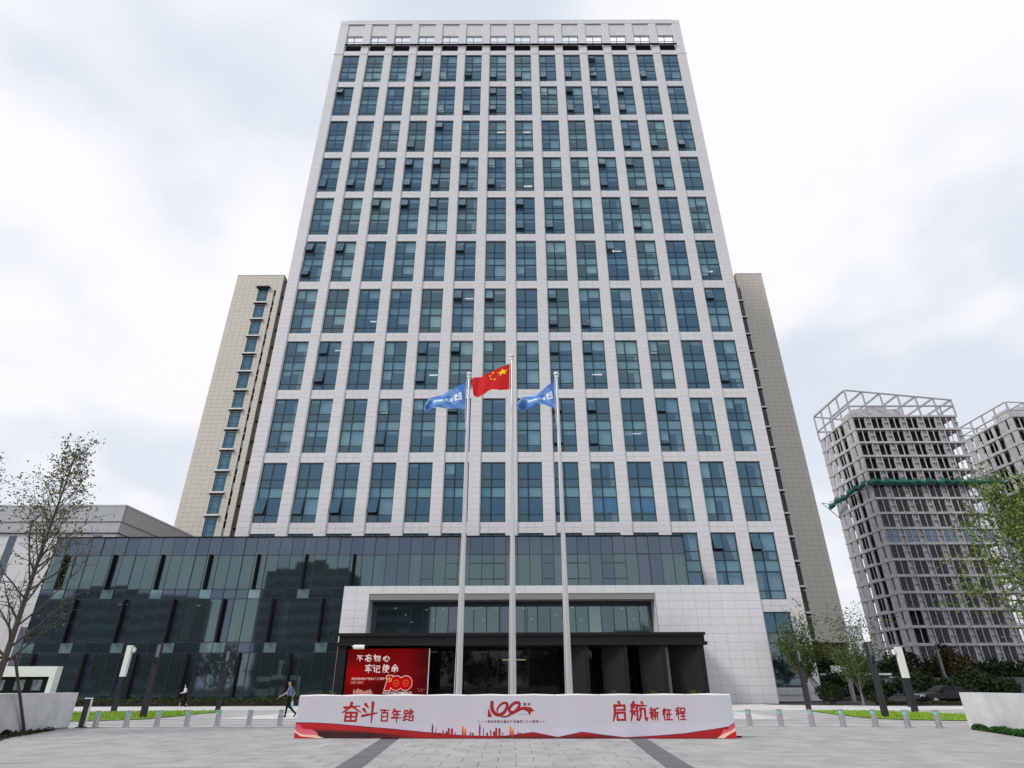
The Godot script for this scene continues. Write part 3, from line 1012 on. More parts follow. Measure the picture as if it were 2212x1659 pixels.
# ------------------------------------------------------------------ white entrance front
func build_portal() -> void:
	var z := -57.0
	var t := base("entrance_portal", Vector3(0, 0, z), "white stone entrance front with a wide dark window band above the black canopy", "building")
	var xl := -15.5
	var xr := 22.55
	var core := MB.new()
	core.lim(xl + 0.02, -13.12, 0, 9.62, -3.1, -0.05)
	core.lim(-13.12, 12.97, 8.5, 9.62, -3.1, -0.05)
	core.lim(12.97, 17.4, 0, 9.62, -3.1, -0.05)
	core.lim(17.4, xr - 0.02, 0, 9.62, -6.2, -0.05)
	core.lim(-13.12, 12.97, 5.0, 5.6, -6.1, -0.4)
	obj("wall", core.mesh(M.stone_joint), t)
	var shared := {}
	var W := 1.189
	for i in 32:
		for j in 14:
			var x0 := xl + W * i
			var y0 := 9.65 - 0.689 * (j + 1)
			var x1 := x0 + W
			if x0 > -13.3 and x1 < 13.1 and y0 < 8.3: continue
			if y0 + 0.689 < 4.9 and x1 < -13: continue
			y0 = maxf(y0, 0.0)
			var y1 := 9.65 - 0.689 * j
			var key := [i == 31, j, rng.randi() % 4]
			if not shared.has(key):
				var m := MB.new()
				m.box(Vector3.ZERO, Vector3(W - 0.014, y1 - y0 - 0.014, 0.05), tone(0.035))
				shared[key] = m.mesh(M.stone)
			obj("stone_panel", shared[key], t).position = Vector3((x0 + x1) * 0.5, (y0 + y1) * 0.5, -0.025)
	for s in [[-13.115, 1], [12.965, -1]]:
		for j in 5:
			for k in 2:
				var m := MB.new()
				m.box(Vector3(s[0] + 0.01 * s[1], 8.5 - 0.689 * (j + 0.5), -0.48 - 0.86 * k), Vector3(0.03, 0.676, 0.85), tone())
				obj("reveal_panel", m.mesh(M.stone), t)
	var soffit := MB.new()
	soffit.lim(-13.1, 12.95, 8.46, 8.498, -1.78, -0.06)
	obj("soffit", soffit.mesh(M.grey_panel), t)
	# the window band set back above the canopy, and the hall behind it
	for i in 23:
		var x := -13.08 + 1.183 * i
		var m := MB.new()
		m.lim(x - 0.03, x + 0.03, 5.6, 8.46, -1.9, -1.78)
		obj("mullion", m.mesh(M.frame), t)
		if i == 22: break
		var g := MB.new()
		var g2 := MB.new()
		pane_shape(g, g2, x + 0.034, x + 1.149, 5.62, 8.02, -1.86, -1.835)
		var panel := obj("glass_panel", g2.put(g.mesh(M.slate_glass if i in [6, 10, 13, 18] else M.teal_glass if i == 17 else M.glass_podium), M.glass_clear), t)
		panel.rotation.y = rng.randf_range(-0.004, 0.004)
	var head := MB.new()
	head.lim(-13.1, 12.95, 8.03, 8.455, -1.88, -1.79)
	obj("transom", head.mesh(M.frame), t)
	var hall := MB.new()
	hall.lim(-13.12, 12.97, 8.3, 8.42, -6.1, -1.95)
	hall.lim(-13.12, 12.97, 5.6, 8.3, -6.2, -6.1)
	hall.lim(-13.3, -13.13, 5.6, 8.3, -6.1, -3.11)
	hall.lim(12.98, 13.15, 5.6, 8.3, -6.1, -3.11)
	obj("hall_wall", hall.mesh(M.interior_dark), t)
	for k in 26:
		var m := MB.new()
		var p := Vector3(-11.6 + k * 0.97 + rng.randf_range(-0.3, 0.3), [8.24, 7.6, 6.9, 8.24, 7.2][k % 5], -4.8 + rng.randf_range(-1.0, 0.8))
		m.tube([p, p - Vector3(0, 0.07, 0)], [0.10, 0.10], 10)
		var wire := MB.new()
		wire.tube([Vector3(p.x, 8.29, p.z), p + Vector3(0, 0.01, 0)], [0.008, 0.008], 4)
		obj("downlight", wire.put(m.mesh(M.lit), M.black_steel), t)
	for x in [-9.0, -3.0, 3.0, 9.0]:
		var l := OmniLight3D.new()
		l.name = "downlight_glow"
		l.position = Vector3(x, 8.1, -2.5)
		l.light_color = Color(1, 0.97, 0.9)
		l.light_energy = 0.12
		l.light_size = 0.15
		l.omni_range = 12.0
		l.omni_attenuation = 2.0
		l.shadow_enabled = true
		t.add_child(l, true)
	# lobby at ground level
	var lobby := MB.new()
	lobby.lim(-13.1, 12.95, 0.0, 0.02, -6.0, 2.0)
	lobby.lim(-13.1, 12.95, 0, 5.0, -6.1, -6.0)
	lobby.lim(-13.12, -13.05, 0, 5.0, -6.0, -0.1)
	lobby.lim(12.9, 12.97, 0, 5.0, -6.0, -3.2)
	obj("lobby_wall", lobby.mesh(M.black_steel), t)
	for i in 12:
		var x := -12.9 + 2.15 * i
		var m := MB.new()
		m.lim(x - 0.05, x + 0.05, 0.02, 4.6, -0.5, -0.4)
		obj("door_post", m.mesh(M.black_steel), t)
		if i == 11: break
		var g := MB.new()
		g.lim(x + 0.055, x + 2.09, 0.05, 4.55, -0.46, -0.44)
		obj("door_glass", g.mesh(M.glass_plain), t)
	var lamp := MB.new()
	lamp.box(Vector3(0.1, 3.6, -4.6), Vector3(2.2, 0.06, 1.6))
	obj("ceiling_light", lamp.mesh(M.lit_warm), t)
	var l := OmniLight3D.new()
	l.name = "ceiling_light_glow"
	l.position = Vector3(0.1, 3.3, -4.6)
	l.light_color = Color(1, 0.85, 0.6)
	l.light_energy = 0.04
	l.light_size = 0.6
	l.omni_range = 10.0
	l.omni_attenuation = 2.0
	l.shadow_enabled = true
	t.add_child(l, true)
	build_canopy()

func build_canopy() -> void:
	var t := base("entrance_canopy", Vector3(0, 0, -53.0), "long black steel entrance canopy with angled wall plates at its right end", "canopy")
	var s := MB.new()
	s.lim(-14.45, 15.9, 5.14, 5.36, -3.98, 0.06)
	obj("roof_edge", s.mesh(M.charcoal), t)
	s = MB.new()
	s.lim(-14.35, 15.8, 4.66, 5.138, -3.97, -0.08)
	obj("fascia", s.mesh(M.charcoal), t)
	s = MB.new()
	s.lim(-14.5, 15.98, 4.40, 4.657, -3.96, 0.05)
	obj("lower_edge", s.mesh(M.charcoal), t)
	s = MB.new()
	s.lim(-14.38, -13.66, 0, 4.398, -3.9, -0.15)
	obj("end_wall", s.mesh(M.charcoal), t)
	for e in [[5.93, 1.7], [9.1, 1.7], [12.23, 1.7], [15.4, 2.3]]:
		var m := MB.new()
		var a := Vector3(e[0], 2.2, -0.2)
		var b := Vector3(e[0] - e[1], 2.2, -0.2 - e[1] * 0.62)
		m.beam(a, b, 0.16, 4.39)
		m.lim(e[0] - 0.02, e[0] + 0.26, 0, 4.396, -0.5, -0.12)
		obj("wall_plate", m.mesh(M.charcoal), t)
	for x in [-9.0, -3.0, 3.0]:
		var m := MB.new()
		m.lim(x - 0.05, x + 0.05, 4.30, 4.398, -3.8, -0.3)
		obj("soffit_rib", m.mesh(M.black_steel), t)
	# red display under it, and the white unit above
	var d := base("display_screen", Vector3(-10.2, 0, -53.25), "large red display screen with white brush lettering, under the black canopy", "screen")
	var c := MB.new()
	c.lim(-3.38, 3.38, 0.35, 4.2, -0.35, -0.02)
	obj("cabinet", c.mesh(M.black_steel), d)
	var f := MB.new()
	f.face(Vector3(0, 2.36, 0), Vector3.BACK, Vector3.UP, 0.0, 3.3, 1.82, Color.WHITE)
	var e := StandardMaterial3D.new()
	e.resource_name = "screen_face"
	var tex := screen_print()
	e.albedo_color = Color(0.02, 0.02, 0.02)
	e.roughness = 0.5
	e.emission_enabled = true
	e.emission_texture = tex
	e.emission = Color.WHITE
	e.emission_operator = BaseMaterial3D.EMISSION_OP_MULTIPLY
	e.emission_energy_multiplier = 0.62
	e.metallic_specular = 0.15
	obj("screen_face", f.mesh(e), d)
	var rim := MB.new()
	rim.lim(3.32, 3.40, 0.4, 4.2, -0.01, 0.03)
	obj("edge_strip", rim.mesh(M.pole_metal), d)
	var l := AreaLight3D.new()
	l.name = "screen_glow"
	l.area_size = Vector2(6.4, 3.5)
	l.light_color = Color(1, 0.1, 0.08)
	l.light_energy = 0.05
	l.position = Vector3(0, 2.36, 0.05)
	l.rotation.y = PI
	l.shadow_enabled = true
	d.add_child(l, true)
	var u := base("air_unit", Vector3(-12.6, 4.3, -52.9), "white rounded box hanging under the canopy above the red screen", "fixture")
	var m := MB.new()
	m.tube([Vector3(-0.45, 0, 0), Vector3(-0.42, 0, 0), Vector3(0.42, 0, 0), Vector3(0.45, 0, 0)], [0.14, 0.17, 0.17, 0.15], 12)
	m.box(Vector3(-0.52, 0.06, 0), Vector3(0.14, 0.06, 0.06))
	obj("casing", m.mesh(M.white_paint), u)

# ------------------------------------------------------------------ the beige block behind the tower
func clad(m: MB, x0: float, x1: float, y0: float, y1: float, z: float, pw: float, ph: float, holes: Array) -> void:
	var nx := int(round((x1 - x0) / pw))
	var ny := int(round((y1 - y0) / ph))
	var w := (x1 - x0) / nx
	var h := (y1 - y0) / ny
	for i in nx:
		for j in ny:
			var a := Rect2(x0 + i * w + 0.012, y0 + j * h + 0.012, w - 0.024, h - 0.024)
			var cut := [a]
			for hole in holes:
				var next := []
				for q in cut:
					if not q.intersects(hole):
						next.append(q)
						continue
					if hole.position.x > q.position.x + 0.01: next.append(Rect2(q.position, Vector2(hole.position.x - q.position.x, q.size.y)))
					if hole.end.x < q.end.x - 0.01: next.append(Rect2(Vector2(hole.end.x, q.position.y), Vector2(q.end.x - hole.end.x, q.size.y)))
					var l := maxf(q.position.x, hole.position.x)
					var r := minf(q.end.x, hole.end.x)
					if hole.position.y > q.position.y + 0.01: next.append(Rect2(Vector2(l, q.position.y), Vector2(r - l, hole.position.y - q.position.y)))
					if hole.end.y < q.end.y - 0.01: next.append(Rect2(Vector2(l, hole.end.y), Vector2(r - l, q.end.y - hole.end.y)))
				cut = next
			var c := tone(0.035)
			for q in cut:
				m.box(Vector3(q.get_center().x, q.get_center().y, z), Vector3(q.size.x, q.size.y, 0.06), c)

func build_rear_block() -> void:
	var z := -100.7
	var t := base("beige_block", Vector3(0, 0, z), "broad beige stone block with dark hooded windows, showing on both sides behind the white tower", "building")
	var holes := []
	var strip := []
	for f in 18:
		var y := 71.66 - 4.0 * f
		holes.append(Rect2(-52.6, y + 0.06, 2.1, 3.3))
		strip.append(Rect2(-49.3, y - 0.9, 0.42, 3.92))
	var m := MB.new()
	clad(m, -57.66, -47.85, 0.0, 78.5, -0.03, 1.09, 0.83, holes + strip)
	clad(m, 47.1, 52.6, 7.2, 78.5, -0.03, 1.1, 0.83, [])
	tag(obj("stone_panels", m.mesh(M.beige_stone), t), "", "", "", "stuff")
	var b := MB.new()
	b.lim(-57.64, -52.6, 0, 78.45, -16, -0.06)
	b.lim(-52.6, -50.5, 0, 78.45, -16, -0.5)
	b.lim(-50.5, -47.87, 0, 78.45, -16, -0.35)
	b.lim(-47.87, 47.1, 0, 77.5, -16, -1.6)
	b.lim(47.1, 52.58, 7.2, 78.45, -16, -0.06)
	obj("wall", b.mesh(M.beige_joint), t)
	var lv := MB.new()
	lv.lim(-47.85, -44.5, 0, 77.4, -1.55, -0.9)
	obj("recessed_wall", lv.mesh(M.louvre), t)
	for f in 20:
		var s := MB.new()
		s.lim(-47.83, -44.4, 77.2 - 4.0 * f, 77.55 - 4.0 * f, -0.9, -0.7)
		obj("floor_band", s.mesh(M.charcoal), t)
	for side in 2:
		for f in 18:
			var y := 71.66 - 4.0 * f
			if y < 7: continue
			var cx := -51.55 if side == 0 else 46.2
			if side == 0:
				var w := MB.new()
				for x in [-1.02, -0.62, 0.62, 1.02]:
					w.lim(cx + x - 0.03, cx + x + 0.03, y + 0.08, y + 3.34, -0.16, -0.08)
				for yy in [0.12, 1.0, 2.5, 3.3]:
					w.lim(cx - 1.0, cx + 1.0, y + yy - 0.03, y + yy + 0.03, -0.158, -0.082)
				var g := MB.new()
				g.lim(cx - 1.0, cx + 1.0, y + 0.12, y + 3.3, -0.14, -0.12)
				var bl := MB.new()
				bl.lim(cx - 1.0, cx + 1.0, y + 0.12, y + 3.3, -0.49, -0.42)
				var wm := w.mesh(M.frame)
				g.put(wm, M.glass)
				obj("window", bl.put(wm, M.ceiling), t)
			var h := MB.new()
			h.lim(cx - 1.25, cx + 1.25, y - 0.50, y - 0.36, -0.05, 0.42)
			h.lim(cx - 1.1, cx + 1.1, y - 0.36, y - 0.24, -0.05, 0.32)
			obj("window_hood", h.mesh(M.charcoal), t)
			var sill := MB.new()
			sill.lim(cx - 1.22, cx + 1.22, y - 0.238, y + 0.06, -0.05, 0.30)
			obj("planter_box", sill.mesh(M.stone), t)
			if side == 1:
				var jm := MB.new()
				jm.lim(47.12, 47.3, y + 0.16, y + 3.2, 0.005, 0.25)
				obj("window_post", jm.mesh(M.frame), t)
	for x in [-49.3, -48.9]:
		for f in 18:
			var y := 71.66 - 4.0 * f
			if x > -49.0:
				var w := MB.new()
				w.lim(-49.28, -48.9, y - 0.9, y + 2.9, -0.34, -0.2)
				obj("slit_window", w.mesh(M.black_steel), t)
				var q := MB.new()
				q.lim(-49.22, -48.95, y + 0.3, y + 1.7, -0.2, -0.15)
				obj("slit_pane", q.mesh(M.teal_glass), t)
	var top := MB.new()
	top.lim(-57.7, -47.8, 78.46, 78.6, -16, 0.05)
	top.lim(47.05, 52.66, 78.46, 78.6, -16, 0.05)
	obj("coping", top.mesh(M.beige_stone), t)
	var hood := MB.new()
	hood.lim(-52.9, -50.2, 75.05, 75.4, -0.1, 0.6)
	obj("window_hood", hood.mesh(M.charcoal), t)
	var foot := MB.new()
	foot.lim(40.0, 52.4, 0, 7.15, -14, -0.6)
	obj("base_wall", foot.mesh(M.brown_wall), t)

# ------------------------------------------------------------------ pale block at the far left
func build_left_block() -> void:
	var z := -72.0
	var t := base("pale_block", Vector3(-47.85, 0, z), "pale grey panelled block with slit windows, at the left edge behind the glass wing", "building")
	var b := MB.new()
	b.lim(-44, -0.35, 0, 18.05, -18, -0.35)
	obj("wall", b.mesh(M.stone_joint), t)
	var levels := [[18.1, 19.38, 0.0], [19.42, 21.35, 0.12]]
	for e in levels:
		var o: float = e[2]
		var m := MB.new()
		for i in 36:
			m.lim(-1.2 * (i + 1) + o + 0.008, -1.2 * i + o - 0.008, e[0], e[1], -0.3 + o, o, tone(0.02))
		for i in 15:
			m.lim(o - 0.3, o - 0.004, e[0], e[1], -1.2 * (i + 1) + 0.008, -0.3 - 1.2 * i - 0.02 if i == 0 else -1.2 * i - 0.008, tone(0.02))
		obj("fascia_panel", m.mesh(M.grey_panel), t)
	var holes := [Rect2(-13.2, 11.6, 1.0, 6.2), Rect2(-2.9, 11.6, 1.0, 6.2), Rect2(-23.5, 11.6, 1.0, 6.2), Rect2(-8.0, 2.0, 1.0, 5.5), Rect2(-18.5, 2.0, 1.0, 5.5)]
	var p := MB.new()
	clad(p, -43.2, -0.3, 0.0, 18.0, -0.32, 3.0, 3.6, holes)
	obj("wall_panel", p.mesh(M.white_panel), t)
	var s := MB.new()
	for i in 6:
		s.lim(-0.35, -0.25, 0.0, 18.0, -3.0 * i - 2.98, -3.0 * i - 0.36)
	obj("side_panel", s.mesh(M.white_panel), t)
	for h in holes:
		var w := MB.new()
		w.lim(h.position.x + 0.01, h.end.x - 0.01, h.position.y + 0.01, h.end.y - 0.01, -0.345, -0.335)
		for k in 3:
			w.lim(h.position.x + 0.01, h.end.x - 0.01, h.position.y + 1.8 * (k + 0.8) - 0.03, h.position.y + 1.8 * (k + 0.8) + 0.03, -0.333, -0.30)
		obj("slit_window", w.mesh(M.slate_glass), t)
	var cap := MB.new()
	cap.lim(-43.2, 0.2, 21.36, 21.5, -18, 0.18)
	obj("coping", cap.mesh(M.white_paint), t)

# ------------------------------------------------------------------ unfinished concrete towers
func side_wall_mesh(framed: bool) -> ArrayMesh:       # one storey of the left face, running back from the corner
	var m := MB.new()
	var h := 2.98
	for e in [[0.0, 1.7], [2.4, 4.6], [6.3, 7.2], [9.7, 11.0], [11.9, 13.8], [14.5, 16.5]]:
		m.lim(0, 0.25, 0, h, -e[1], -e[0], tone(0.05) * 1.12)
	m.lim(1.2, 1.4, 0, h, -6.3, -5.2)
	m.lim(1.2, 1.4, 0, 0.9, -5.2, -4.6)
	m.lim(0.1, 0.28, 0, h, -8.55, -8.35)
	m.lim(0, 0.22, 0, 0.35, -9.7, -7.2)
	m.lim(0.9, 1.1, 0, h, -11.9, -11.0)
	for e in [[1.7, 2.4], [13.8, 14.5]]:
		m.lim(0.02, 0.2, 0, 0.4, -e[1], -e[0])
	for e in [[0.0, 1.7], [2.4, 4.6], [11.9, 13.8], [14.5, 16.5]]:
		m.lim(-0.02, 0.0, 1.35, 1.47, -e[1], -e[0], Color(1.25, 1.25, 1.25))
	var a := m.mesh(M.concrete)
	if framed:
		var f := MB.new()
		for zz in [-7.5, -8.1, -8.8, -9.4, -2.05, -14.15]:
			f.lim(0.12, 0.18, 0.35, h, zz - 0.04, zz + 0.04)
		f.lim(0.12, 0.18, 1.5, 1.6, -9.7, -7.2)
		f.put(a, M.black_steel)
	return a

func bay_mesh(kind: int) -> ArrayMesh:
	var m := MB.new()
	var h := 2.98
	m.lim(0.0, 0.24, 0, h, -0.28, 0.0, tone(0.08))
	m.lim(1.52, 1.68, 0, h, -0.24, -0.02, tone(0.08))
	m.lim(2.98, 3.18, 0, h, -0.5, -0.02, tone(0.08))
	m.lim(3.18, 4.26, 0, h, -0.6, -0.42, tone(0.10))
	m.lim(3.18, 4.26, 1.55, 1.67, -0.42, -0.05, Color(1.1, 1.1, 1.1))
	m.lim(0.22, 2.98, 0, 0.12, -0.28, -0.1)
	var a := m.mesh(M.concrete)
	if kind > 0:
		var f := MB.new()
		for x in [0.27, 0.80, 1.48, 1.72, 2.94]:
			f.lim(x - 0.03, x + 0.03, 0.12, h, -0.22, -0.16)
		for e in [[0.22, 1.5], [1.66, 2.92]]:
			f.lim(e[0], e[1], 1.35, 1.43, -0.218, -0.162)
			f.lim(e[0] + 0.4, e[1] - 0.05, 0.25, 0.42, -0.4, -0.32, Color(40, 40, 40))
		f.put(a, M.paint_dark)
		var g := MB.new()
		for e in [[0.22, 1.5], [1.66, 2.92]]:
			g.lim(e[0], e[1], 0.12, h, -0.20, -0.18)
		if kind == 2:
			g.put(a, M.blue_film)
		else:
			g.put(a, M.glass_plain)
	return a

func build_concrete_tower() -> void:
	mat("blue_film", 0.13, 0.20, 0.28, 0.2, 0.2)
	var t := base("unfinished_tower", Vector3(82.7, 0, -132.3), "unfinished grey concrete tower wrapped by a green net, right of the beige block", "building", "unfinished concrete towers")
	var W := 25.6
	var D := 16.6
	var top := 59.7
	var bays := [bay_mesh(0), bay_mesh(1), bay_mesh(2)]
	var sides := [side_wall_mesh(false), side_wall_mesh(true)]
	var slab := MB.new()
	slab.lim(-0.12, W, -0.42, 0.0, -D, 0.12)
	var slab_mesh := slab.mesh(M.concrete)
	for k in 18:
		var y := top - 3.4 * k
		obj("floor_slab", slab_mesh, t).position.y = y
		if k == 17: break
		for b in 6:
			var kind := 0 if k < 5 else 2 if k == 8 else 1
			if b == 0 and k in [13, 14]: kind = 0
			if b == 5 and k < 5 and false: continue
			obj("facade_bay", bays[kind], t).position = Vector3(0.05 + 4.25 * b, y - 3.4, 0)
		obj("side_wall", sides[1 if k > 4 else 0], t).position.y = y - 3.4
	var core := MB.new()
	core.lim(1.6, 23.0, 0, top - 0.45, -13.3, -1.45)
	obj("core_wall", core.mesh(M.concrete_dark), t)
	# crown frame, lower at its right end
	var ch := func(x: float) -> float: return 6.9 - 2.8 * x / W
	var cm := func(a: Vector3, b: Vector3, w: float) -> void:
		var m := MB.new()
		m.beam(a, b, w, w * 1.2)
		obj("crown_beam", m.mesh(M.crown_paint), t)
	for i in 7:
		var x := W / 6.0 * i
		var y: float = top + ch.call(x)
		for zz in [0.0, -D]:
			cm.call(Vector3(x, top, zz), Vector3(x, y - 0.2, zz), 0.28)
			if i < 6:
				var x2 := W / 6.0 * (i + 1)
				cm.call(Vector3(x + 0.2, y, zz), Vector3(x2 + 0.2, top + ch.call(x2), zz), 0.28)
				cm.call(Vector3(x + 0.22, top + 2.5, zz), Vector3(x2 - 0.22, top + 2.5, zz), 0.3)
		cm.call(Vector3(x, y + 0.02, -0.3), Vector3(x, y + 0.02, -D + 0.3), 0.34)
	for zz in [-4.2, -8.4, -12.6]:
		for x in [0.0, W]:
			cm.call(Vector3(x, top, zz), Vector3(x, top + ch.call(x) - 0.2, zz), 0.28)
	for x in [0.0, W]:
		cm.call(Vector3(x, top + 2.52, -0.2), Vector3(x, top + 2.52, -D + 0.2), 0.28)
	var hut := MB.new()
	hut.lim(4.0, 16.0, top, top + 4.0, -10, -5)
	hut.lim(8.0, 13.0, top + 4.0, top + 4.9, -9.5, -5.5)
	hut.lim(15.9, 22.0, top, top + 2.6, -10, -6)
	obj("roof_hut", hut.mesh(M.concrete), t)
	var c := t.duplicate()
	c.name = numbered("unfinished_tower")
	add_child(c)
	c.position = Vector3(121.7, 0, -132.4)
	for q in c.get_children():
		if String(q.name).begins_with("crown_beam"):
			q.scale.y = 0.52
			q.position.y = top * 0.48
	tag(c, "second unfinished concrete tower at the right edge, beyond the one with the green net")
	# debris net slung round the sixth floor
	var m := MB.new()
	var path := [Vector3(30, 0, 0.7)]
	for i in 26:
		path.append(Vector3(26 - i * 1.07, 0, 0.9 + 0.25 * sin(i * 1.7)))
	for i in 17:
		path.append(Vector3(-1.0 - 0.5 * absf(sin(i * 1.1)) - i * 0.04, -0.25 * sin(i * 0.9) - i * 0.07, -i * 1.0))
	for i in path.size() - 1:
		var a: Vector3 = path[i]
		var b: Vector3 = path[i + 1]
		var ha := 1.35 + 0.35 * sin(i * 2.1)
		var hb := 1.35 + 0.35 * sin((i + 1) * 2.1)
		var mid_a := a + Vector3(0.0, 0.0, 0.35 if i < 27 else 0.0) + Vector3(-0.35 if i >= 27 else 0.0, 0, 0)
		var mid_b := b + Vector3(0.0, 0.0, 0.35 if i < 27 else 0.0) + Vector3(-0.35 if i >= 27 else 0.0, 0, 0)
		var ca := Color.WHITE * (1.0 + 0.5 * sin(i * 3.3))
		m.quad(b + Vector3(0, hb, 0), a + Vector3(0, ha, 0), mid_a + Vector3(0, ha * 0.45, 0), mid_b + Vector3(0, hb * 0.45, 0), ca)
		m.quad(mid_b + Vector3(0, hb * 0.45, 0), mid_a + Vector3(0, ha * 0.45, 0), a, b, ca)
	for e in [[Vector3(-3.6, 0.6, -16.5), Vector3(0, -0.4, -15.5)], [Vector3(-3.6, 0.6, -16.5), Vector3(0.1, -3.8, -16)], [Vector3(-3.0, 0.2, -14), Vector3(0, 0.9, -15.0)]]:
		m.beam(e[0], e[1], 0.12, 0.12, Color(1.6, 1.2, 1.4))
	var nt := obj(numbered("debris_net"), m.mesh(M.net))
	nt.position = Vector3(82.7, 42.0, -132.3)
	tag(nt, "green debris net slung around the unfinished concrete tower", "net")
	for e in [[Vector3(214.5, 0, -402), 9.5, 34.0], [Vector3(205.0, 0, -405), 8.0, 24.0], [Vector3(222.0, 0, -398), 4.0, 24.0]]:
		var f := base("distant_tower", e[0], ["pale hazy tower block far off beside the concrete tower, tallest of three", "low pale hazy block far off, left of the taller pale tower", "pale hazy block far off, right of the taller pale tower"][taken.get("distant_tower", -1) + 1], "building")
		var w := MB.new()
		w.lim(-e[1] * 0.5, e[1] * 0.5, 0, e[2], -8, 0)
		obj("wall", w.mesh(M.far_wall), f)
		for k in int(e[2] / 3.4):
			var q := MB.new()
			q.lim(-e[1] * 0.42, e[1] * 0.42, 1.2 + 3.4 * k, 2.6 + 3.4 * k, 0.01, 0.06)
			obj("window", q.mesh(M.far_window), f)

# ------------------------------------------------------------------ ground
func build_ground() -> void:
	var g := MB.new()
	g.flat([Vector2(-700, -900), Vector2(700, -900), Vector2(700, 500), Vector2(-700, 500)], -0.06)
	struct("ground", g.mesh(M.asphalt))
	# bed of the plaza
	var b := MB.new()
	b.flat([Vector2(-60, 12), Vector2(-60, -28.35), Vector2(60, -27.1), Vector2(60, 12)], -0.012)
	var plaza := struct("plaza_paving", b.mesh(M.paving_joint))
	var W := 0.82
	var D := 0.86
	var shared := []
	for k in 6:
		var m := MB.new()
		m.box(Vector3.ZERO, Vector3(W - 0.015, 0.06, D - 0.015), tone(0.07))
		shared.append(m.mesh(M.paving))
	var list := []
	var made := 0
	for j in 26:
		var z := -10.5 - D * (j + 0.5) + 0.0
		for i in range(-34, 35):
			var x := W * (i + (0.5 if j % 2 else 0.0)) + 0.06
			if z < -27.3 + 0.0104 * (-x) * -1.0 - 0.3: continue
			var s := signf(x)
			var e := lerpf(3.45, 3.95, clampf((-z - 14.5) / 7.0, -0.6, 2.0))
			if absf(absf(x) - e) < 1.0:
				var r := PackedVector2Array([Vector2(x - W * 0.5 + 0.006, z - D * 0.5 + 0.006), Vector2(x + W * 0.5 - 0.006, z - D * 0.5 + 0.006), Vector2(x + W * 0.5 - 0.006, z + D * 0.5 - 0.006), Vector2(x - W * 0.5 + 0.006, z + D * 0.5 - 0.006)])
				var cuts := Geometry2D.clip_polygons(r, PackedVector2Array([Vector2(s * 2.81, -9.5), Vector2(s * 4.19, -29.6), Vector2(s * 4.76, -29.6), Vector2(s * 3.38, -9.5)]))
				var m := MB.new()
				var shade := tone(0.06)
				for q in cuts:
					if q.size() > 2: m.flat(Array(q), 0.0, shade)
				if not m.v.is_empty(): obj("paving_slab", m.mesh(M.paving), plaza)
				made += 1
				continue
			list.append([Vector2(x, z).length() if -z > 14.3 and absf(x) < -z * 0.8 else 1000.0, x, z])
	list.sort_custom(func(p, q): return p[0] < q[0])
	var rest := MB.new()
	for k in list.size():
		var q: Array = list[k]
		var tilt := Basis(Vector3.RIGHT, rng.randf_range(-0.003, 0.003)) * Basis(Vector3.BACK, rng.randf_range(-0.003, 0.003))
		var p := Vector3(q[1], -0.03 + rng.randf_range(-0.002, 0.002), q[2])
		if k + made < 300:
			var o := obj("paving_slab", shared[rng.randi() % 6], plaza)
			o.transform = Transform3D(tilt, p)
		else:
			rest.box(p, Vector3(W - 0.015, 0.06, D - 0.015), tone(0.05), tilt)
	tag(obj("paving_slabs", rest.mesh(M.paving), plaza), "", "", "", "stuff")
	for s in [-1.0, 1.0]:
		for j in 20:
			var z0 := -11.0 - 0.55 * j
			var z1 := z0 - 0.54
			var x0 := lerpf(2.82, 4.19, (-z0 - 9.5) / 20.1)
			var x1 := lerpf(2.82, 4.19, (-z1 - 9.5) / 20.1)
			var m := MB.new()
			m.flat([Vector2(s * x1, z1), Vector2(s * (x1 + 0.555), z1), Vector2(s * (x0 + 0.555), z0), Vector2(s * x0, z0)], 0.002, tone(0.05))
			obj("band_slab", m.mesh(M.band_paving), plaza)
	# forecourt beyond the bollards
	var f := MB.new()
	f.flat([Vector2(-60, -28.3), Vector2(-60, -60), Vector2(60, -60), Vector2(60, -27.05)], -0.008)
	var fore := struct("forecourt_paving", f.mesh(M.forecourt))
	for e in [[-28.34, -27.1, 0.05], [-30.6, -29.4, 0.04], [-32.6, -31.4, 0.03], [-34.6, -33.2, 0.03]]:
		var m := MB.new()
		m.flat([Vector2(-22, e[0] + 0.08), Vector2(-22, e[0] - e[2]), Vector2(24, e[1] - e[2]), Vector2(24, e[1] + 0.03)], -0.003)
		obj("joint_line", m.mesh(M.paving_joint), fore)
	for poly in [[Vector2(-15.2, -34.85), Vector2(-14.0, -43.0), Vector2(-11.0, -50), Vector2(11.0, -50), Vector2(13.7, -41), Vector2(13.6, -33.0)]]:
		var m := MB.new()
		m.flat(poly, -0.002)
		struct("entrance_apron", m.mesh(M.forecourt_pale))
	var path := MB.new()
	path.flat([Vector2(-60, -47.0), Vector2(-60, -56), Vector2(60, -56), Vector2(60, -44.5), Vector2(19, -43.5), Vector2(-18.8, -46.2)], -0.004)
	struct("footpath", path.mesh(M.forecourt_pale))
	var lawns := [
		["left_lawn", [Vector2(-33, -29.8), Vector2(-21.3, -33.1), Vector2(-19.5, -33.9), Vector2(-18.85, -35), Vector2(-18.8, -38), Vector2(-18.9, -41), Vector2(-18.8, -43.3), Vector2(-19.9, -45.0), Vector2(-23.6, -45.2), Vector2(-28, -43), Vector2(-34, -40)]],
		["right_lawn", [Vector2(18.45, -42.0), Vector2(17.7, -37), Vector2(17.5, -33.2), Vector2(18.2, -32.0), Vector2(20.2, -30.9), Vector2(28, -29.0), Vector2(33, -31), Vector2(30, -34), Vector2(24, -37.2), Vector2(23.6, -39.3), Vector2(22.2, -40.9), Vector2(20, -42.2)]]]
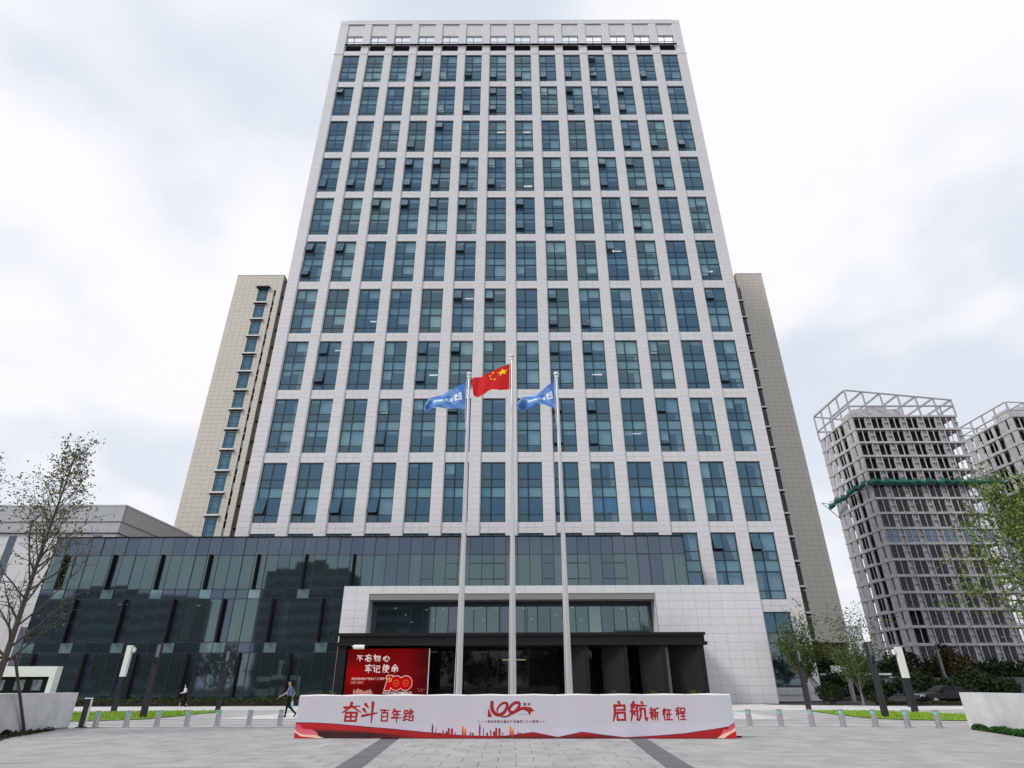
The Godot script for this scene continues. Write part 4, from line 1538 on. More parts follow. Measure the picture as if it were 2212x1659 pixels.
	for e in lawns:
		var m := MB.new()
		m.flat(e[1], 0.02)
		struct(e[0], m.mesh(M.grass_base))
		scatter_grass(e[1], 9000, 0.05, 0.11, 0.025)
	var strip := MB.new()
	strip.flat([Vector2(21, -54.6), Vector2(21, -62), Vector2(60, -62), Vector2(60, -50.6), Vector2(30, -50.4)], -0.001)
	struct("planting_soil", strip.mesh(M.soil))

func scatter_grass(poly: Array, count: int, lo: float, hi: float, y: float) -> void:
	var pp := PackedVector2Array(poly)
	var a := pp[0]
	var b := pp[0]
	for p in pp:
		a = a.min(p)
		b = b.max(p)
	var m := MB.new()
	for i in count:
		var p := Vector2(rng.randf_range(a.x, b.x), rng.randf_range(a.y, b.y))
		if not Geometry2D.is_point_in_polygon(p, pp): continue
		var h := rng.randf_range(lo, hi)
		var d := Vector3(rng.randf_range(-1, 1), 0, rng.randf_range(-1, 1)).normalized() * 0.03
		var o := Vector3(p.x, y, p.y)
		var c := Color(0.20, 0.36, 0.025).lerp(Color(0.32, 0.48, 0.05), rng.randf())
		m.tri(o - d, o + Vector3(rng.randf_range(-0.04, 0.04), h, rng.randf_range(-0.04, 0.04)), o + d, c)
	tag(obj(numbered("grass"), m.mesh(M.leaf)), "short bright green grass of the lawns", "grass", "", "stuff")

# ------------------------------------------------------------------ plants
func leaf_quad(m: MB, p: Vector3, s: float, c: Color) -> void:
	var d := Vector3(rng.randfn(), rng.randfn(), rng.randfn()).normalized()
	var e := d.cross(Vector3(rng.randfn(), rng.randfn(), rng.randfn())).normalized()
	m.quad(p - d * s, p + e * s * 0.55, p + d * s, p - e * s * 0.55, c)

func leaf_tint(a: Color, b: Color) -> Color:
	var c := a.lerp(b, rng.randf())
	return c * rng.randf_range(0.75, 1.2)

func limb(bark: MB, leaves: MB, a: Vector3, dir: Vector3, length: float, r: float, depth: int, o: Dictionary) -> void:
	var pts := [a]
	var rad := [r]
	var p := a
	var d := dir.normalized()
	var n := 5 if depth > 0 else 4
	for i in n:
		d = (d + Vector3(rng.randfn(), rng.randfn() * 0.6, rng.randfn()) * o.wander + Vector3.UP * o.lift).normalized()
		p += d * length / n
		pts.append(p)
		rad.append(r * (1.0 - 0.85 * (i + 1.0) / n))
		if depth > 0 and i < n:
			for k in o.twigs:
				var side := d.cross(Vector3(rng.randfn(), rng.randfn(), rng.randfn())).normalized()
				limb(bark, leaves, p, (d * o.forward + side).normalized(), length * rng.randf_range(0.28, 0.5), r * 0.4, depth - 1, o)
		if depth == 0 or i > 2:
			for k in o.leaves:
				if rng.randf() < o.chance:
					leaf_quad(leaves, p + Vector3(rng.randfn(), rng.randfn(), rng.randfn()) * o.spread, o.size * rng.randf_range(0.6, 1.25), leaf_tint(o.a, o.b))
	bark.tube(pts, rad, 6 if r > 0.03 else 4, Color.WHITE, false)

func finish_tree(t: Node3D, bark: MB, leaves: MB, bm := "bark") -> void:
	obj("trunk", bark.mesh(M[bm]), t)
	obj("crown", leaves.mesh(M.leaf), t)

func left_tree(at: Vector3, label: String, h: float) -> Node3D:
	var t := base("street_tree", at, label, "tree")
	var bark := MB.new()
	var leaves := MB.new()
	var pts := []
	var rad := []
	for i in 15:
		var y := h * i / 14.0
		pts.append(Vector3(sin(y * 0.9) * 0.03, y, cos(y * 0.7) * 0.03))
		rad.append(lerpf(0.13, 0.010, pow(i / 14.0, 0.9)))
	bark.tube(pts, rad, 10)
	var o := {"wander": 0.10, "lift": 0.05, "twigs": 2, "forward": 0.9, "leaves": 6, "chance": 0.36, "spread": 0.11, "size": 0.058, "a": Color(0.10, 0.10, 0.065), "b": Color(0.17, 0.20, 0.06)}
	var k := 0
	var y := 2.2
	while y < h - 0.5:
		var a := k * 2.4 + rng.randf_range(-0.4, 0.4)
		var share := (y - 2.2) / (h - 2.2)
		var l := (2.6 if share < 0.75 else 1.7) * (1.0 - 0.55 * share) * rng.randf_range(0.75, 1.15)
		var r := lerpf(0.045, 0.014, share)
		o.chance = 0.10 if share < 0.35 else 0.30
		limb(bark, leaves, Vector3(0, y, 0), Vector3(cos(a), 0.95 + share * 0.5, sin(a)), l, r, 1, o)
		y += 0.15 if share > 0.3 else 0.24
		k += 1
	finish_tree(t, bark, leaves)
	return t

func young_tree(at: Vector3, label: String, h: float, w: float, dense: float, split: bool) -> void:
	var t := base("young_tree", at, label, "tree")
	var bark := MB.new()
	var leaves := MB.new()
	var o := {"wander": 0.13, "lift": 0.10, "twigs": 2, "forward": 1.2, "leaves": 9, "chance": dense, "spread": 0.20, "size": 0.10, "a": Color(0.03, 0.062, 0.014), "b": Color(0.10, 0.145, 0.03)}
	var fork := 0.9 if split else 1.5
	bark.tube([Vector3.ZERO, Vector3(0.02, fork * 0.5, 0), Vector3(0, fork, 0)], [0.13, 0.10, 0.085], 8)
	for k in 7:
		var a := k * 2.4
		limb(bark, leaves, Vector3(0, fork - 0.1, 0), Vector3(cos(a) * w, 1.6 + 0.3 * (k % 3), sin(a) * w), (h - fork) * rng.randf_range(0.72, 1.0), 0.05, 1, o)
	for k in 9:
		var a := k * 2.4 + 1.0
		limb(bark, leaves, Vector3(0, fork + 0.2 * k * 0.4, 0), Vector3(cos(a) * w * 1.6, 0.9, sin(a) * w * 1.6), (h - fork) * 0.5, 0.03, 1, o)
	finish_tree(t, bark, leaves, "bark_pale")

func right_tree(at: Vector3, label: String) -> void:
	var t := base("leafy_tree", at, label, "tree")
	var bark := MB.new()
	var leaves := MB.new()
	var pts := []
	var rad := []
	for i in 10:
		pts.append(Vector3(sin(i * 0.7) * 0.05, i * 0.87, 0))
		rad.append(lerpf(0.17, 0.03, i / 9.0))
	bark.tube(pts, rad, 10)
	var o := {"wander": 0.15, "lift": -0.03, "twigs": 2, "forward": 1.0, "leaves": 12, "chance": 0.48, "spread": 0.17, "size": 0.075, "a": Color(0.07, 0.125, 0.02), "b": Color(0.20, 0.27, 0.055)}
	for k in 30:
		var y := 2.4 + k * 0.185
		var a := k * 2.4
		var share := (y - 2.6) / 6.5
		limb(bark, leaves, Vector3(0, y, 0), Vector3(cos(a), 0.75 + share, sin(a)), 2.9 * (1.0 - 0.62 * share) * rng.randf_range(0.8, 1.15), 0.04, 1, o)
	finish_tree(t, bark, leaves)

func bush(called: String, at: Vector3, size: Vector3, count: int, leaf: float, a: Color, b: Color, label: String, cat := "bush", group := "") -> void:
	var t := base(called, at, label, cat, group)
	var m := MB.new()
	var f := FastNoiseLite.new()
	f.seed = rng.randi()
	f.frequency = 0.9
	for i in count:
		var d := Vector3(rng.randfn(), rng.randfn(), rng.randfn()).normalized()
		d.y = absf(d.y) if rng.randf() < 0.8 else d.y * 0.4
		var r := (0.62 + 0.38 * pow(rng.randf(), 0.35)) * (1.0 + 0.35 * f.get_noise_3dv(d * 2.2))
		leaf_quad(m, Vector3(d.x * size.x, size.y * 0.42 + d.y * size.y * 0.58, d.z * size.z) * r, leaf * rng.randf_range(0.6, 1.3), leaf_tint(a, b))
	var s := MB.new()
	for k in 5:
		s.tube([Vector3(0, -0.05, 0), Vector3(rng.randf_range(-0.4, 0.4) * size.x, size.y * 0.6, rng.randf_range(-0.4, 0.4) * size.z)], [0.05, 0.015], 5)
	obj("stem", s.mesh(M.bark), t)
	obj("foliage", m.mesh(M.leaf), t)

func hedge(called: String, p0: Vector3, p1: Vector3, w: float, h: float, count: int, label: String) -> void:
	var t := base(called, p0, label, "hedge")
	var d := p1 - p0
	var side := Vector3(-d.z, 0, d.x).normalized()
	var m := MB.new()
	for i in count:
		var s := rng.randf()
		var y := h * (1.0 - pow(rng.randf(), 1.6)) * (0.92 + 0.12 * sin(s * d.length() * 3.1))
		leaf_quad(m, d * s + side * w * rng.randf_range(-0.5, 0.5) + Vector3(0, y, 0), rng.randf_range(0.05, 0.11), leaf_tint(Color(0.018, 0.035, 0.008), Color(0.06, 0.09, 0.02)))
	obj("foliage", m.mesh(M.leaf), t)
	var c := MB.new()
	c.beam(Vector3(0, h * 0.4, 0), d + Vector3(0, h * 0.4, 0), w * 0.6, h * 0.75)
	obj("twigs", c.mesh(M.soil), t)

# ------------------------------------------------------------------ street furniture
func build_bollards() -> void:
	var t := base("bollard", Vector3.ZERO, "stainless bollard with a green glass top", "bollard", "steel bollards in a row")
	var m := MB.new()
	m.tube([Vector3(0, 0, 0), Vector3(0, 0.46, 0)], [0.11, 0.11], 20)
	obj("post", m.mesh(M.steel), t)
	m = MB.new()
	m.tube([Vector3(0, 0.461, 0), Vector3(0, 0.56, 0)], [0.104, 0.104], 20)
	obj("glass_ring", m.mesh(M.ring_glass), t)
	m = MB.new()
	m.tube([Vector3(0, 0.561, 0), Vector3(0, 0.60, 0), Vector3(0, 0.612, 0)], [0.112, 0.112, 0.10], 20)
	obj("cap", m.mesh(M.steel), t)
	m = MB.new()
	m.tube([Vector3(0, -0.01, 0), Vector3(0, 0.012, 0)], [0.15, 0.15], 20)
	obj("base_ring", m.mesh(M.steel), t)
	var spots := [Vector2(-17.35, -28.3), Vector2(-16.2, -28.5), Vector2(-15.0, -28.65), Vector2(-13.82, -28.8), Vector2(-12.55, -28.85), Vector2(-11.21, -28.86), Vector2(-9.9, -28.86), Vector2(9.56, -27.55), Vector2(10.77, -27.4), Vector2(11.96, -27.25), Vector2(13.1, -27.05), Vector2(14.24, -26.8), Vector2(15.3, -26.45), Vector2(16.32, -26.15)]
	var where := ["first steel bollard beside the left planter wall, farthest left", "second steel bollard from the left planter wall", "third steel bollard from the left planter wall", "fourth steel bollard from the left planter wall, near the end of the lawn", "fifth steel bollard from the left planter wall, before the slim lamp post", "sixth steel bollard from the left planter wall, second from the walking man", "steel bollard nearest the man with the blue bag, left of the banner",
		"steel bollard just right of the red and white banner", "second steel bollard right of the banner", "third steel bollard right of the banner, before a grey lamp post", "fourth steel bollard right of the banner, at the tip of the lawn", "fifth steel bollard right of the banner", "sixth steel bollard right of the banner", "steel bollard beside the right planter wall, last of the row"]
	for i in spots.size():
		var o: Node3D = t if i == 0 else t.duplicate()
		if i > 0:
			o.name = numbered("bollard")
			add_child(o)
		o.position = Vector3(spots[i].x, 0, spots[i].y)
		o.rotation.y = i * 0.7
		o.set_meta("label", where[i])

func lamp_post(at: Vector3, h: float, turn: float, label: String) -> void:
	var t := base("lamp_post", at, label, "lamp post", "dark grey lamp posts")
	t.rotation.y = turn
	var m := MB.new()
	m.lim(-0.15, 0.15, 0, h * 0.70, -0.09, 0.09)
	m.lim(-0.17, 0.17, 0, 0.05, -0.11, 0.11)
	obj("post", m.mesh(M.paint_dark), t)
	m = MB.new()
	m.lim(-0.15, -0.10, h * 0.70, h - 0.02, -0.088, 0.088)
	m.lim(0.10, 0.15, h * 0.70, h - 0.02, -0.088, 0.088)
	m.lim(-0.10, 0.10, h * 0.80, h * 0.815, -0.088, 0.088)
	obj("side_rail", m.mesh(M.paint_dark), t)
	m = MB.new()
	m.lim(-0.098, 0.098, h * 0.815, h - 0.03, -0.07, 0.07)
	obj("lamp_glass", m.mesh(M.lamp_glass), t)
	m = MB.new()
	m.lim(-0.155, 0.155, h - 0.02, h, -0.095, 0.095)
	obj("cap", m.mesh(M.paint_dark), t)

func camera_post(at: Vector3, h: float, split: float, side: float, label: String) -> void:
	var t := base("camera_post", at, label, "post", "white-topped camera posts")
	var m := MB.new()
	m.lim(-0.15, 0.15, 0, split, -0.12, 0.12)
	obj("post", m.mesh(M.paint_dark), t)
	m = MB.new()
	m.lim(-0.165, 0.165, split + 0.002, h, -0.135, 0.135)
	obj("upper_post", m.mesh(M.white_paint), t)
	m = MB.new()
	m.lim(minf(0.166 * side, 0.4 * side), maxf(0.166 * side, 0.4 * side), h - 0.18, h - 0.12, -0.03, 0.03)
	obj("camera_arm", m.mesh(M.white_paint), t)
	m = MB.new()
	m.tube([Vector3(0.33 * side, h - 0.13, 0), Vector3(0.33 * side, h - 0.2, 0), Vector3(0.33 * side, h - 0.36, 0), Vector3(0.33 * side, h - 0.46, 0)], [0.05, 0.11, 0.11, 0.02], 12)
	obj("camera", m.mesh(M.white_paint), t)

func build_furniture() -> void:
	camera_post(Vector3(-26.76, 0, -45.2), 4.05, 2.09, 1.0, "tall post with white upper half and a camera, on the left lawn")
	camera_post(Vector3(23.63, 0, -39.75), 3.52, 1.81, -1.0, "tall post with white upper half and a camera, on the right lawn")
	lamp_post(Vector3(-19.84, 0, -36.3), 3.65, 0.0, "thick dark lamp post on the left lawn, right of the white-topped post")
	lamp_post(Vector3(-20.1, 0, -45.9), 3.75, 0.0, "slim dark lamp post at the right tip of the left lawn")
	lamp_post(Vector3(19.41, 0, -44.3), 3.55, 0.3, "dark lamp post before the white entrance front, left of the right lawn")
	lamp_post(Vector3(18.45, 0, -33.6), 3.45, 0.3, "dark lamp post on the right lawn with its lamp against the concrete tower")
	lamp_post(Vector3(28.9, 0, -49.0), 3.55, 0.0, "dark lamp post standing just behind the white-topped post on the right")
	build_bollards()
	# planter walls
	for s in [-1, 1]:
		var at := Vector3(-18.05, 0, -27.7) if s < 0 else Vector3(17.02, 0, -25.5)
		var t := base("planter_wall", at, "low white planter wall at the left edge behind the staked tree" if s < 0 else "low white planter wall at the right edge behind the dark green shrubs", "wall", "white planter walls")
		var m := MB.new()
		var h := 1.3 if s < 0 else 1.22
		m.lim(0.0 if s > 0 else -0.45, 0.45 if s > 0 else 0.0, 0.06, h, 0.0, 16)
		obj("wall", m.mesh(M.planter_white), t)
		m = MB.new()
		m.lim(0.02 if s > 0 else -0.43, 0.43 if s > 0 else -0.02, -0.02, 0.058, 0.02, 16)
		obj("plinth", m.mesh(M.stone_joint), t)
		var soil := MB.new()
		if s < 0:
			soil.flat([Vector2(-18.06, -27.0), Vector2(-17.4, -24.9), Vector2(-16.85, -22.9), Vector2(-16.1, -21.6), Vector2(-14.5, -17), Vector2(-14.5, -12), Vector2(-18.06, -12)], 0.012)
		else:
			soil.flat([Vector2(17.03, -25.35), Vector2(16.47, -23.4), Vector2(16.03, -21.6), Vector2(15.0, -17), Vector2(15.0, -12), Vector2(17.03, -12)], 0.012)
		struct("planting_bed", soil.mesh(M.soil))
	var sp := base("sign_post", Vector3(-17.95, 0, -28.3), "thin dark leaning sign panel with a pale edge, beside the left planter wall", "sign")
	var q := MB.new()
	q.beam(Vector3(0, 0, 0), Vector3(0.0, 1.05, 0), 0.28, 0.06)
	q.lim(-0.16, 0.2, 0, 0.03, -0.12, 0.12)
	obj("panel", q.mesh(M.paint_dark), sp)
	q = MB.new()
	q.lim(0.145, 0.19, 0.03, 1.03, -0.03, 0.03)
	q.lim(-0.14, 0.19, 1.055, 1.09, -0.04, 0.04)
	obj("edge", q.mesh(M.white_paint), sp)
	# notice board
	var nb := base("notice_board", Vector3(-28.6, 0, -38.0), "white framed notice board with three bluish posters behind the left planter wall", "notice board")
	q = MB.new()
	q.lim(-3.4, 2.17, 2.02, 2.56, -0.5, 0.0)
	q.lim(1.87, 2.17, 0, 2.018, -0.5, 0.0)
	q.lim(-3.4, 1.868, 0, 1.18, -0.5, 0.0)
	obj("frame", q.mesh(M.white_paint), nb)
	q = MB.new()
	q.lim(-3.4, 1.866, 1.182, 2.018, -0.3, -0.1)
	obj("panel", q.mesh(M.black_steel), nb)
	var pt := noise_tex(64, 0.06, 3, 0.3, 0.8, 77)
	mat("poster_print", 0.42, 0.52, 0.62, 0.6)
	skin("poster_print", pt, 0.5)
	for x in [[-1.3, -0.66], [-0.02, -0.58], [0.55, 0.96], [0.96, 1.5]]:
		if x[0] == 0.55 or x[0] == -0.02: continue
		q = MB.new()
		q.lim(x[0], x[1], 1.32, 1.86, -0.098, -0.085)
		obj("poster", q.mesh(M.poster_print), nb)
	q = MB.new()
	q.lim(-0.05, 0.52, 1.32, 1.86, -0.098, -0.085)
	obj("poster", q.mesh(M.poster_print), nb)

# ------------------------------------------------------------------ flags and banner
func build_flags() -> void:
	for e in [[-2.04, 14.9, "left flagpole carrying the light blue company flag, left of the red flag"], [0.0, 15.9, "tall centre flagpole carrying the red flag"], [2.12, 14.9, "right flagpole carrying the light blue company flag, right of the red flag"]]:
		var t := base("flagpole", Vector3(e[0], 0, -25), e[2], "flagpole", "steel flagpoles behind the banner")
		var h: float = e[1]
		var m := MB.new()
		var pts := []
		var rad := []
		for i in 9:
			pts.append(Vector3(0, (h - 0.32) * i / 8.0, 0))
			rad.append(lerpf(0.13, 0.060, i / 8.0))
		m.tube(pts, rad, 20)
		obj("pole", m.mesh(M.pole_metal), t)
		m = MB.new()
		m.tube([Vector3(0, h - 0.34, 0), Vector3(0, h - 0.24, 0)], [0.09, 0.105], 16)
		m.tube([Vector3(0, h - 0.19, 0), Vector3(0, h - 0.14, 0), Vector3(0, h - 0.05, 0), Vector3(0, h + 0.0, 0)], [0.12, 0.13, 0.10, 0.01], 16)
		obj("finial", m.mesh(M.white_paint), t)
		m = MB.new()
		m.tube([Vector3(0, h - 0.24, 0), Vector3(0, h - 0.19, 0)], [0.07, 0.07], 12)
		obj("pulley", m.mesh(M.black_steel), t)
		m = MB.new()
		m.tube([Vector3(-0.10, h - 0.4, 0.05), Vector3(-0.13, h - 2.2, 0.06), Vector3(-0.02, h - 3.4, 0.10), Vector3(-0.16, 1.2, 0.06)], [0.012, 0.012, 0.012, 0.012], 5)
		obj("halyard", m.mesh(M.white_paint), t)
	var red := StandardMaterial3D.new()
	red.resource_name = "red_flag_cloth"
	red.albedo_texture = national_flag_print()
	red.roughness = 0.8
	red.cull_mode = BaseMaterial3D.CULL_DISABLED
	red.backlight_enabled = true
	red.backlight = Color(0.4, 0.4, 0.4)
	var blue: StandardMaterial3D = red.duplicate()
	blue.resource_name = "blue_flag_cloth"
	blue.albedo_texture = company_flag_print()
	var k := 0.002414
	flag(Vector3(-0.07, 15.35, -25), red, pts2("1905,220 1640,322 1380,440 1250,490 1120,535"), pts2("1920,740 1700,762 1540,768 1340,905 1190,885"), Vector2(1905, 220), k, 0.10, "red national flag with five yellow stars on the centre pole")
	flag(Vector3(-2.14, 14.38, -25), blue, pts2("1020,555 820,660 640,740 400,850 220,980"), pts2("1010,1095 850,1085 650,1110 400,1095 215,1155"), Vector2(1020, 555), k, 0.16, "light blue flag with white emblem streaming from the left pole")
	flag(Vector3(2.02, 14.38, -25), blue, pts2("1375,460 1150,600 930,760 560,900 290,1085"), pts2("1400,1195 1250,1188 1000,1145 700,1240 330,1260"), Vector2(1375, 460), 0.00169, 0.22, "light blue flag with folded end streaming from the right pole")
	# banner box before the poles
	var d := Vector3(7.03, 0, -21.62) - Vector3(-7.12, 0, -22.3)
	var t := base("banner", Vector3(-0.045, 0, -21.96), "long low white banner box with red lettering before the flagpoles", "banner")
	t.rotation.y = -atan2(d.z, d.x)
	var L := 14.16
	var H := 1.205
	var body := MB.new()
	body.lim(-L / 2, L / 2, 0.015, H - 0.002, -0.42, -0.004)
	obj("box", body.mesh(M.white_paint), t)
	var face := MB.new()
	var n := 48
	for i in n:
		var u0 := float(i) / n
		var u1 := float(i + 1) / n
		var b0 := 0.008 * sin(u0 * 60.0)
		var b1 := 0.008 * sin(u1 * 60.0)
		var a := Vector3(-L / 2 + L * u0, H + 0.012 * absf(sin(u0 * 26.0)), 0.006 + b0)
		var b := Vector3(-L / 2 + L * u1, H + 0.012 * absf(sin(u1 * 26.0)), 0.006 + b1)
		var c := Vector3(b.x, 0.012, 0.006 + b1)
		var e := Vector3(a.x, 0.012, 0.006 + b0)
		var start := face.u.size()
		face.quad(a, b, c, e)
		var uv := [Vector2(u0, 0), Vector2(u1, 0), Vector2(u1, 1), Vector2(u0, 0), Vector2(u1, 1), Vector2(u0, 1)]
		for q in 6:
			face.u[start + q] = uv[q]
	var bm := StandardMaterial3D.new()
	bm.resource_name = "banner_print"
	bm.albedo_texture = banner_print()
	bm.roughness = 0.55
	obj("printed_sheet", face.mesh(bm), t)
	var topm := MB.new()
	for i in 10:
		topm.tube([Vector3(-L / 2 + L * i / 10.0 + 0.01, H + 0.004, -0.06), Vector3(-L / 2 + L * (i + 0.5) / 10.0, H + 0.020, -0.06), Vector3(-L / 2 + L * (i + 1) / 10.0 - 0.01, H + 0.004, -0.06)], [0.035, 0.04, 0.035], 8)
	obj("hem", topm.mesh(M.white_paint), t)
	var foot := MB.new()
	foot.lim(L / 2 - 0.1, L / 2 + 0.22, 0.02, 0.06, -0.3, -0.2)
	obj("foot", foot.mesh(M.black_steel), t)

func flag(at: Vector3, m: Material, top: Array, bottom: Array, o: Vector2, k: float, wave: float, label: String) -> void:
	var node := MeshInstance3D.new()
	node.name = numbered("flag")
	var nu := 30
	var nv := 18
	var grid := []
	var at_u := func(a: Array, u: float) -> Vector2:
		var f := u * (a.size() - 1)
		var i := mini(int(f), a.size() - 2)
		var p0: Vector2 = a[maxi(i - 1, 0)]
		var p3: Vector2 = a[mini(i + 2, a.size() - 1)]
		return (a[i] as Vector2).cubic_interpolate(a[i + 1], p0, p3, f - i)
	for j in nv + 1:
		var row := []
		for i in nu + 1:
			var u := float(i) / nu
			var v := float(j) / nv
			var p: Vector2 = ((at_u.call(top, u) as Vector2).lerp(at_u.call(bottom, u), v) - o) * k
			var z := wave * u * sin(u * 9.0 + v * 2.6) + wave * 0.5 * u * sin(u * 17.0 - v * 4.0) + 0.03 * sin(u * 31.0 + v * 9.0) * u + 0.35 * u * (v - 0.3)
			row.append(Vector3(p.x, -p.y / 0.9, z))
		grid.append(row)
	var st := SurfaceTool.new()
	st.begin(Mesh.PRIMITIVE_TRIANGLES)
	for j in nv:
		for i in nu:
			for q in [[i, j], [i, j + 1], [i + 1, j], [i + 1, j], [i, j + 1], [i + 1, j + 1]]:
				st.set_uv(Vector2(float(q[0]) / nu, float(q[1]) / nv))
				st.set_smooth_group(0)
				st.add_vertex(grid[q[1]][q[0]])
	st.index()
	st.generate_normals()
	st.set_material(m)
	node.mesh = st.commit()
	node.position = at
	add_child(node)
	tag(node, label, "flag")

# ------------------------------------------------------------------ people: a field round tapered bones, meshed as surface nets
func field_mesh(m: MB, bones: Array, cell: float, blend: float) -> void:
	var lo := Vector3.INF
	var hi := -Vector3.INF
	for b in bones:
		var r := maxf(b[2], b[3]) + cell * 3.0
		lo = lo.min(b[0] - Vector3.ONE * r).min(b[1] - Vector3.ONE * r)
		hi = hi.max(b[0] + Vector3.ONE * r).max(b[1] + Vector3.ONE * r)
	var nx := int((hi.x - lo.x) / cell) + 2
	var ny := int((hi.y - lo.y) / cell) + 2
	var nz := int((hi.z - lo.z) / cell) + 2
	var f := PackedFloat32Array()
	f.resize(nx * ny * nz)
	f.fill(1.0)
	var near := PackedFloat32Array()
	near.resize(f.size())
	near.fill(9.0)
	var own := PackedByteArray()
	own.resize(f.size())
	for bi in bones.size():
		var b: Array = bones[bi]
		var p: Vector3 = b[0]
		var q: Vector3 = b[1]
		var sq: Vector3 = b[5] if b.size() > 5 else Vector3.ONE
		var r := maxf(b[2], b[3]) + maxf(blend, cell * 2.5)
		var a := ((p.min(q) - Vector3.ONE * r * 1.4 - lo) / cell).floor()
		var e := ((p.max(q) + Vector3.ONE * r * 1.4 - lo) / cell).ceil()
		var pq := q - p
		var l2 := maxf(pq.length_squared(), 1e-9)
		for k in range(maxi(0, int(a.z)), mini(nz, int(e.z) + 1)):
			for j in range(maxi(0, int(a.y)), mini(ny, int(e.y) + 1)):
				var row := (k * ny + j) * nx
				for i in range(maxi(0, int(a.x)), mini(nx, int(e.x) + 1)):
					var s := lo + Vector3(i, j, k) * cell
					var t := clampf((s - p).dot(pq) / l2, 0.0, 1.0)
					var d := ((s - p - pq * t) / sq).length() - lerpf(b[2], b[3], t)
					var id := row + i
					if d < near[id]:
						near[id] = d
						own[id] = bi
					var o := f[id]
					var h := clampf(0.5 + 0.5 * (o - d) / blend, 0.0, 1.0)
					f[id] = lerpf(o, d, h) - blend * h * (1.0 - h) * (1.0 if o < 0.9 else 0.0)
	var vid := {}
	var vp := []
	var vc := []
	var vn := []
	var step := [1, nx, nx * ny]
	for k in nz - 1:
		for j in ny - 1:
			for i in nx - 1:
				var id := (k * ny + j) * nx + i
				var s0 := f[id] < 0.0
				var mixed := false
				for c in range(1, 8):
					if (f[id + (c & 1) + ((c >> 1) & 1) * nx + (c >> 2) * nx * ny] < 0.0) != s0:
						mixed = true
						break
				if not mixed:
					continue
				var sum := Vector3.ZERO
				var n := 0
				for ax in 3:
					for c in 4:
						var o1 := c & 1
						var o2 := c >> 1
						var off := Vector3i.ZERO
						off[(ax + 1) % 3] = o1
						off[(ax + 2) % 3] = o2
						var ia := id + off.x + off.y * nx + off.z * nx * ny
						var ib: int = ia + step[ax]
						var fa := f[ia]
						var fb := f[ib]
						if (fa < 0.0) != (fb < 0.0):
							var w := Vector3(off)
							w[ax] = fa / (fa - fb)
							sum += w
							n += 1
				var g := Vector3(f[id + 1] - f[id], f[id + nx] - f[id], f[id + nx * ny] - f[id])
				vid[id] = vp.size()
				vp.append(lo + (Vector3(i, j, k) + sum / n) * cell)
				vc.append(bones[own[id]][4])
				vn.append(g.normalized())
	for id in vid:
		var s := f[id] < 0.0
		for ax in 3:
			var e: int = step[ax]
			if id + e >= f.size() or (f[id + e] < 0.0) == s:
				continue
			var e1: int = step[(ax + 1) % 3]
			var e2: int = step[(ax + 2) % 3]
			if not (vid.has(id - e1) and vid.has(id - e2) and vid.has(id - e1 - e2)):
				continue
			var q := [vid[id], vid[id - e1], vid[id - e1 - e2], vid[id - e2]]
			if not s:
				q.reverse()
			for t in [q[0], q[2], q[1], q[0], q[3], q[2]]:
				m.vert(vp[t], vn[t], vc[t], Vector2.ZERO)

func hand_bones(w: Vector3, dir: Vector3, palm: Vector3, side: float, c: Color, curl: float) -> Array:
	var d := dir.normalized()
	var n := (palm - d * palm.dot(d)).normalized()
	var x := d.cross(n) * side
	var b := [[w, w + d * 0.05, 0.022, 0.026, c], [w + d * 0.05, w + d * 0.085, 0.026, 0.024, c]]
	var i := 0
	for l in [0.072, 0.080, 0.074, 0.058]:
		var root := w + d * 0.085 + x * (0.028 - i * 0.019)
		var k1: Vector3 = root + (d * cos(curl) + n * sin(curl)) * l * 0.5
		var k2: Vector3 = k1 + (d * cos(curl * 2.2) + n * sin(curl * 2.2)) * l * 0.5
		b.append([root, k1, 0.0095, 0.009, c])
		b.append([k1, k2, 0.009, 0.0075, c])
		i += 1
	var tr := w + d * 0.03 + x * 0.025
	var t1 := tr + (d * 0.6 + x * 0.6 + n * 0.4).normalized() * 0.035
	b.append([tr, t1, 0.012, 0.010, c])
	b.append([t1, t1 + (d * 0.8 + n * 0.6).normalized() * 0.03, 0.010, 0.008, c])
	return b

func head_bones(o: Vector3, face: Vector3, c: Color) -> Array:
	var r := Vector3.UP.cross(face).normalized()
	var dark := Color(0.03, 0.02, 0.02)
	var b := [[o + Vector3(0, 0.03, 0) - face * 0.012, o + Vector3(0, 0.045, 0) + face * 0.012, 0.088, 0.085, c], [o - Vector3(0, 0.05, 0) + face * 0.03, o - Vector3(0, 0.085, 0) + face * 0.045, 0.055, 0.036, c],
		[o + face * 0.088 + Vector3(0, 0.012, 0), o + face * 0.108 - Vector3(0, 0.022, 0), 0.010, 0.015, c], [o + face * 0.083 - Vector3(0, 0.054, 0) - r * 0.018, o + face * 0.083 - Vector3(0, 0.054, 0) + r * 0.018, 0.009, 0.009, Color(0.32, 0.12, 0.10)]]
	for s in [-1.0, 1.0]:
		b.append([o + r * s * 0.088 + Vector3(0, 0.015, 0), o + r * s * 0.090 - Vector3(0, 0.03, 0), 0.016, 0.011, c])
		b.append([o + r * s * 0.034 + face * 0.084 + Vector3(0, 0.012, 0), o + r * s * 0.040 + face * 0.082 + Vector3(0, 0.012, 0), 0.009, 0.009, dark])
	return b

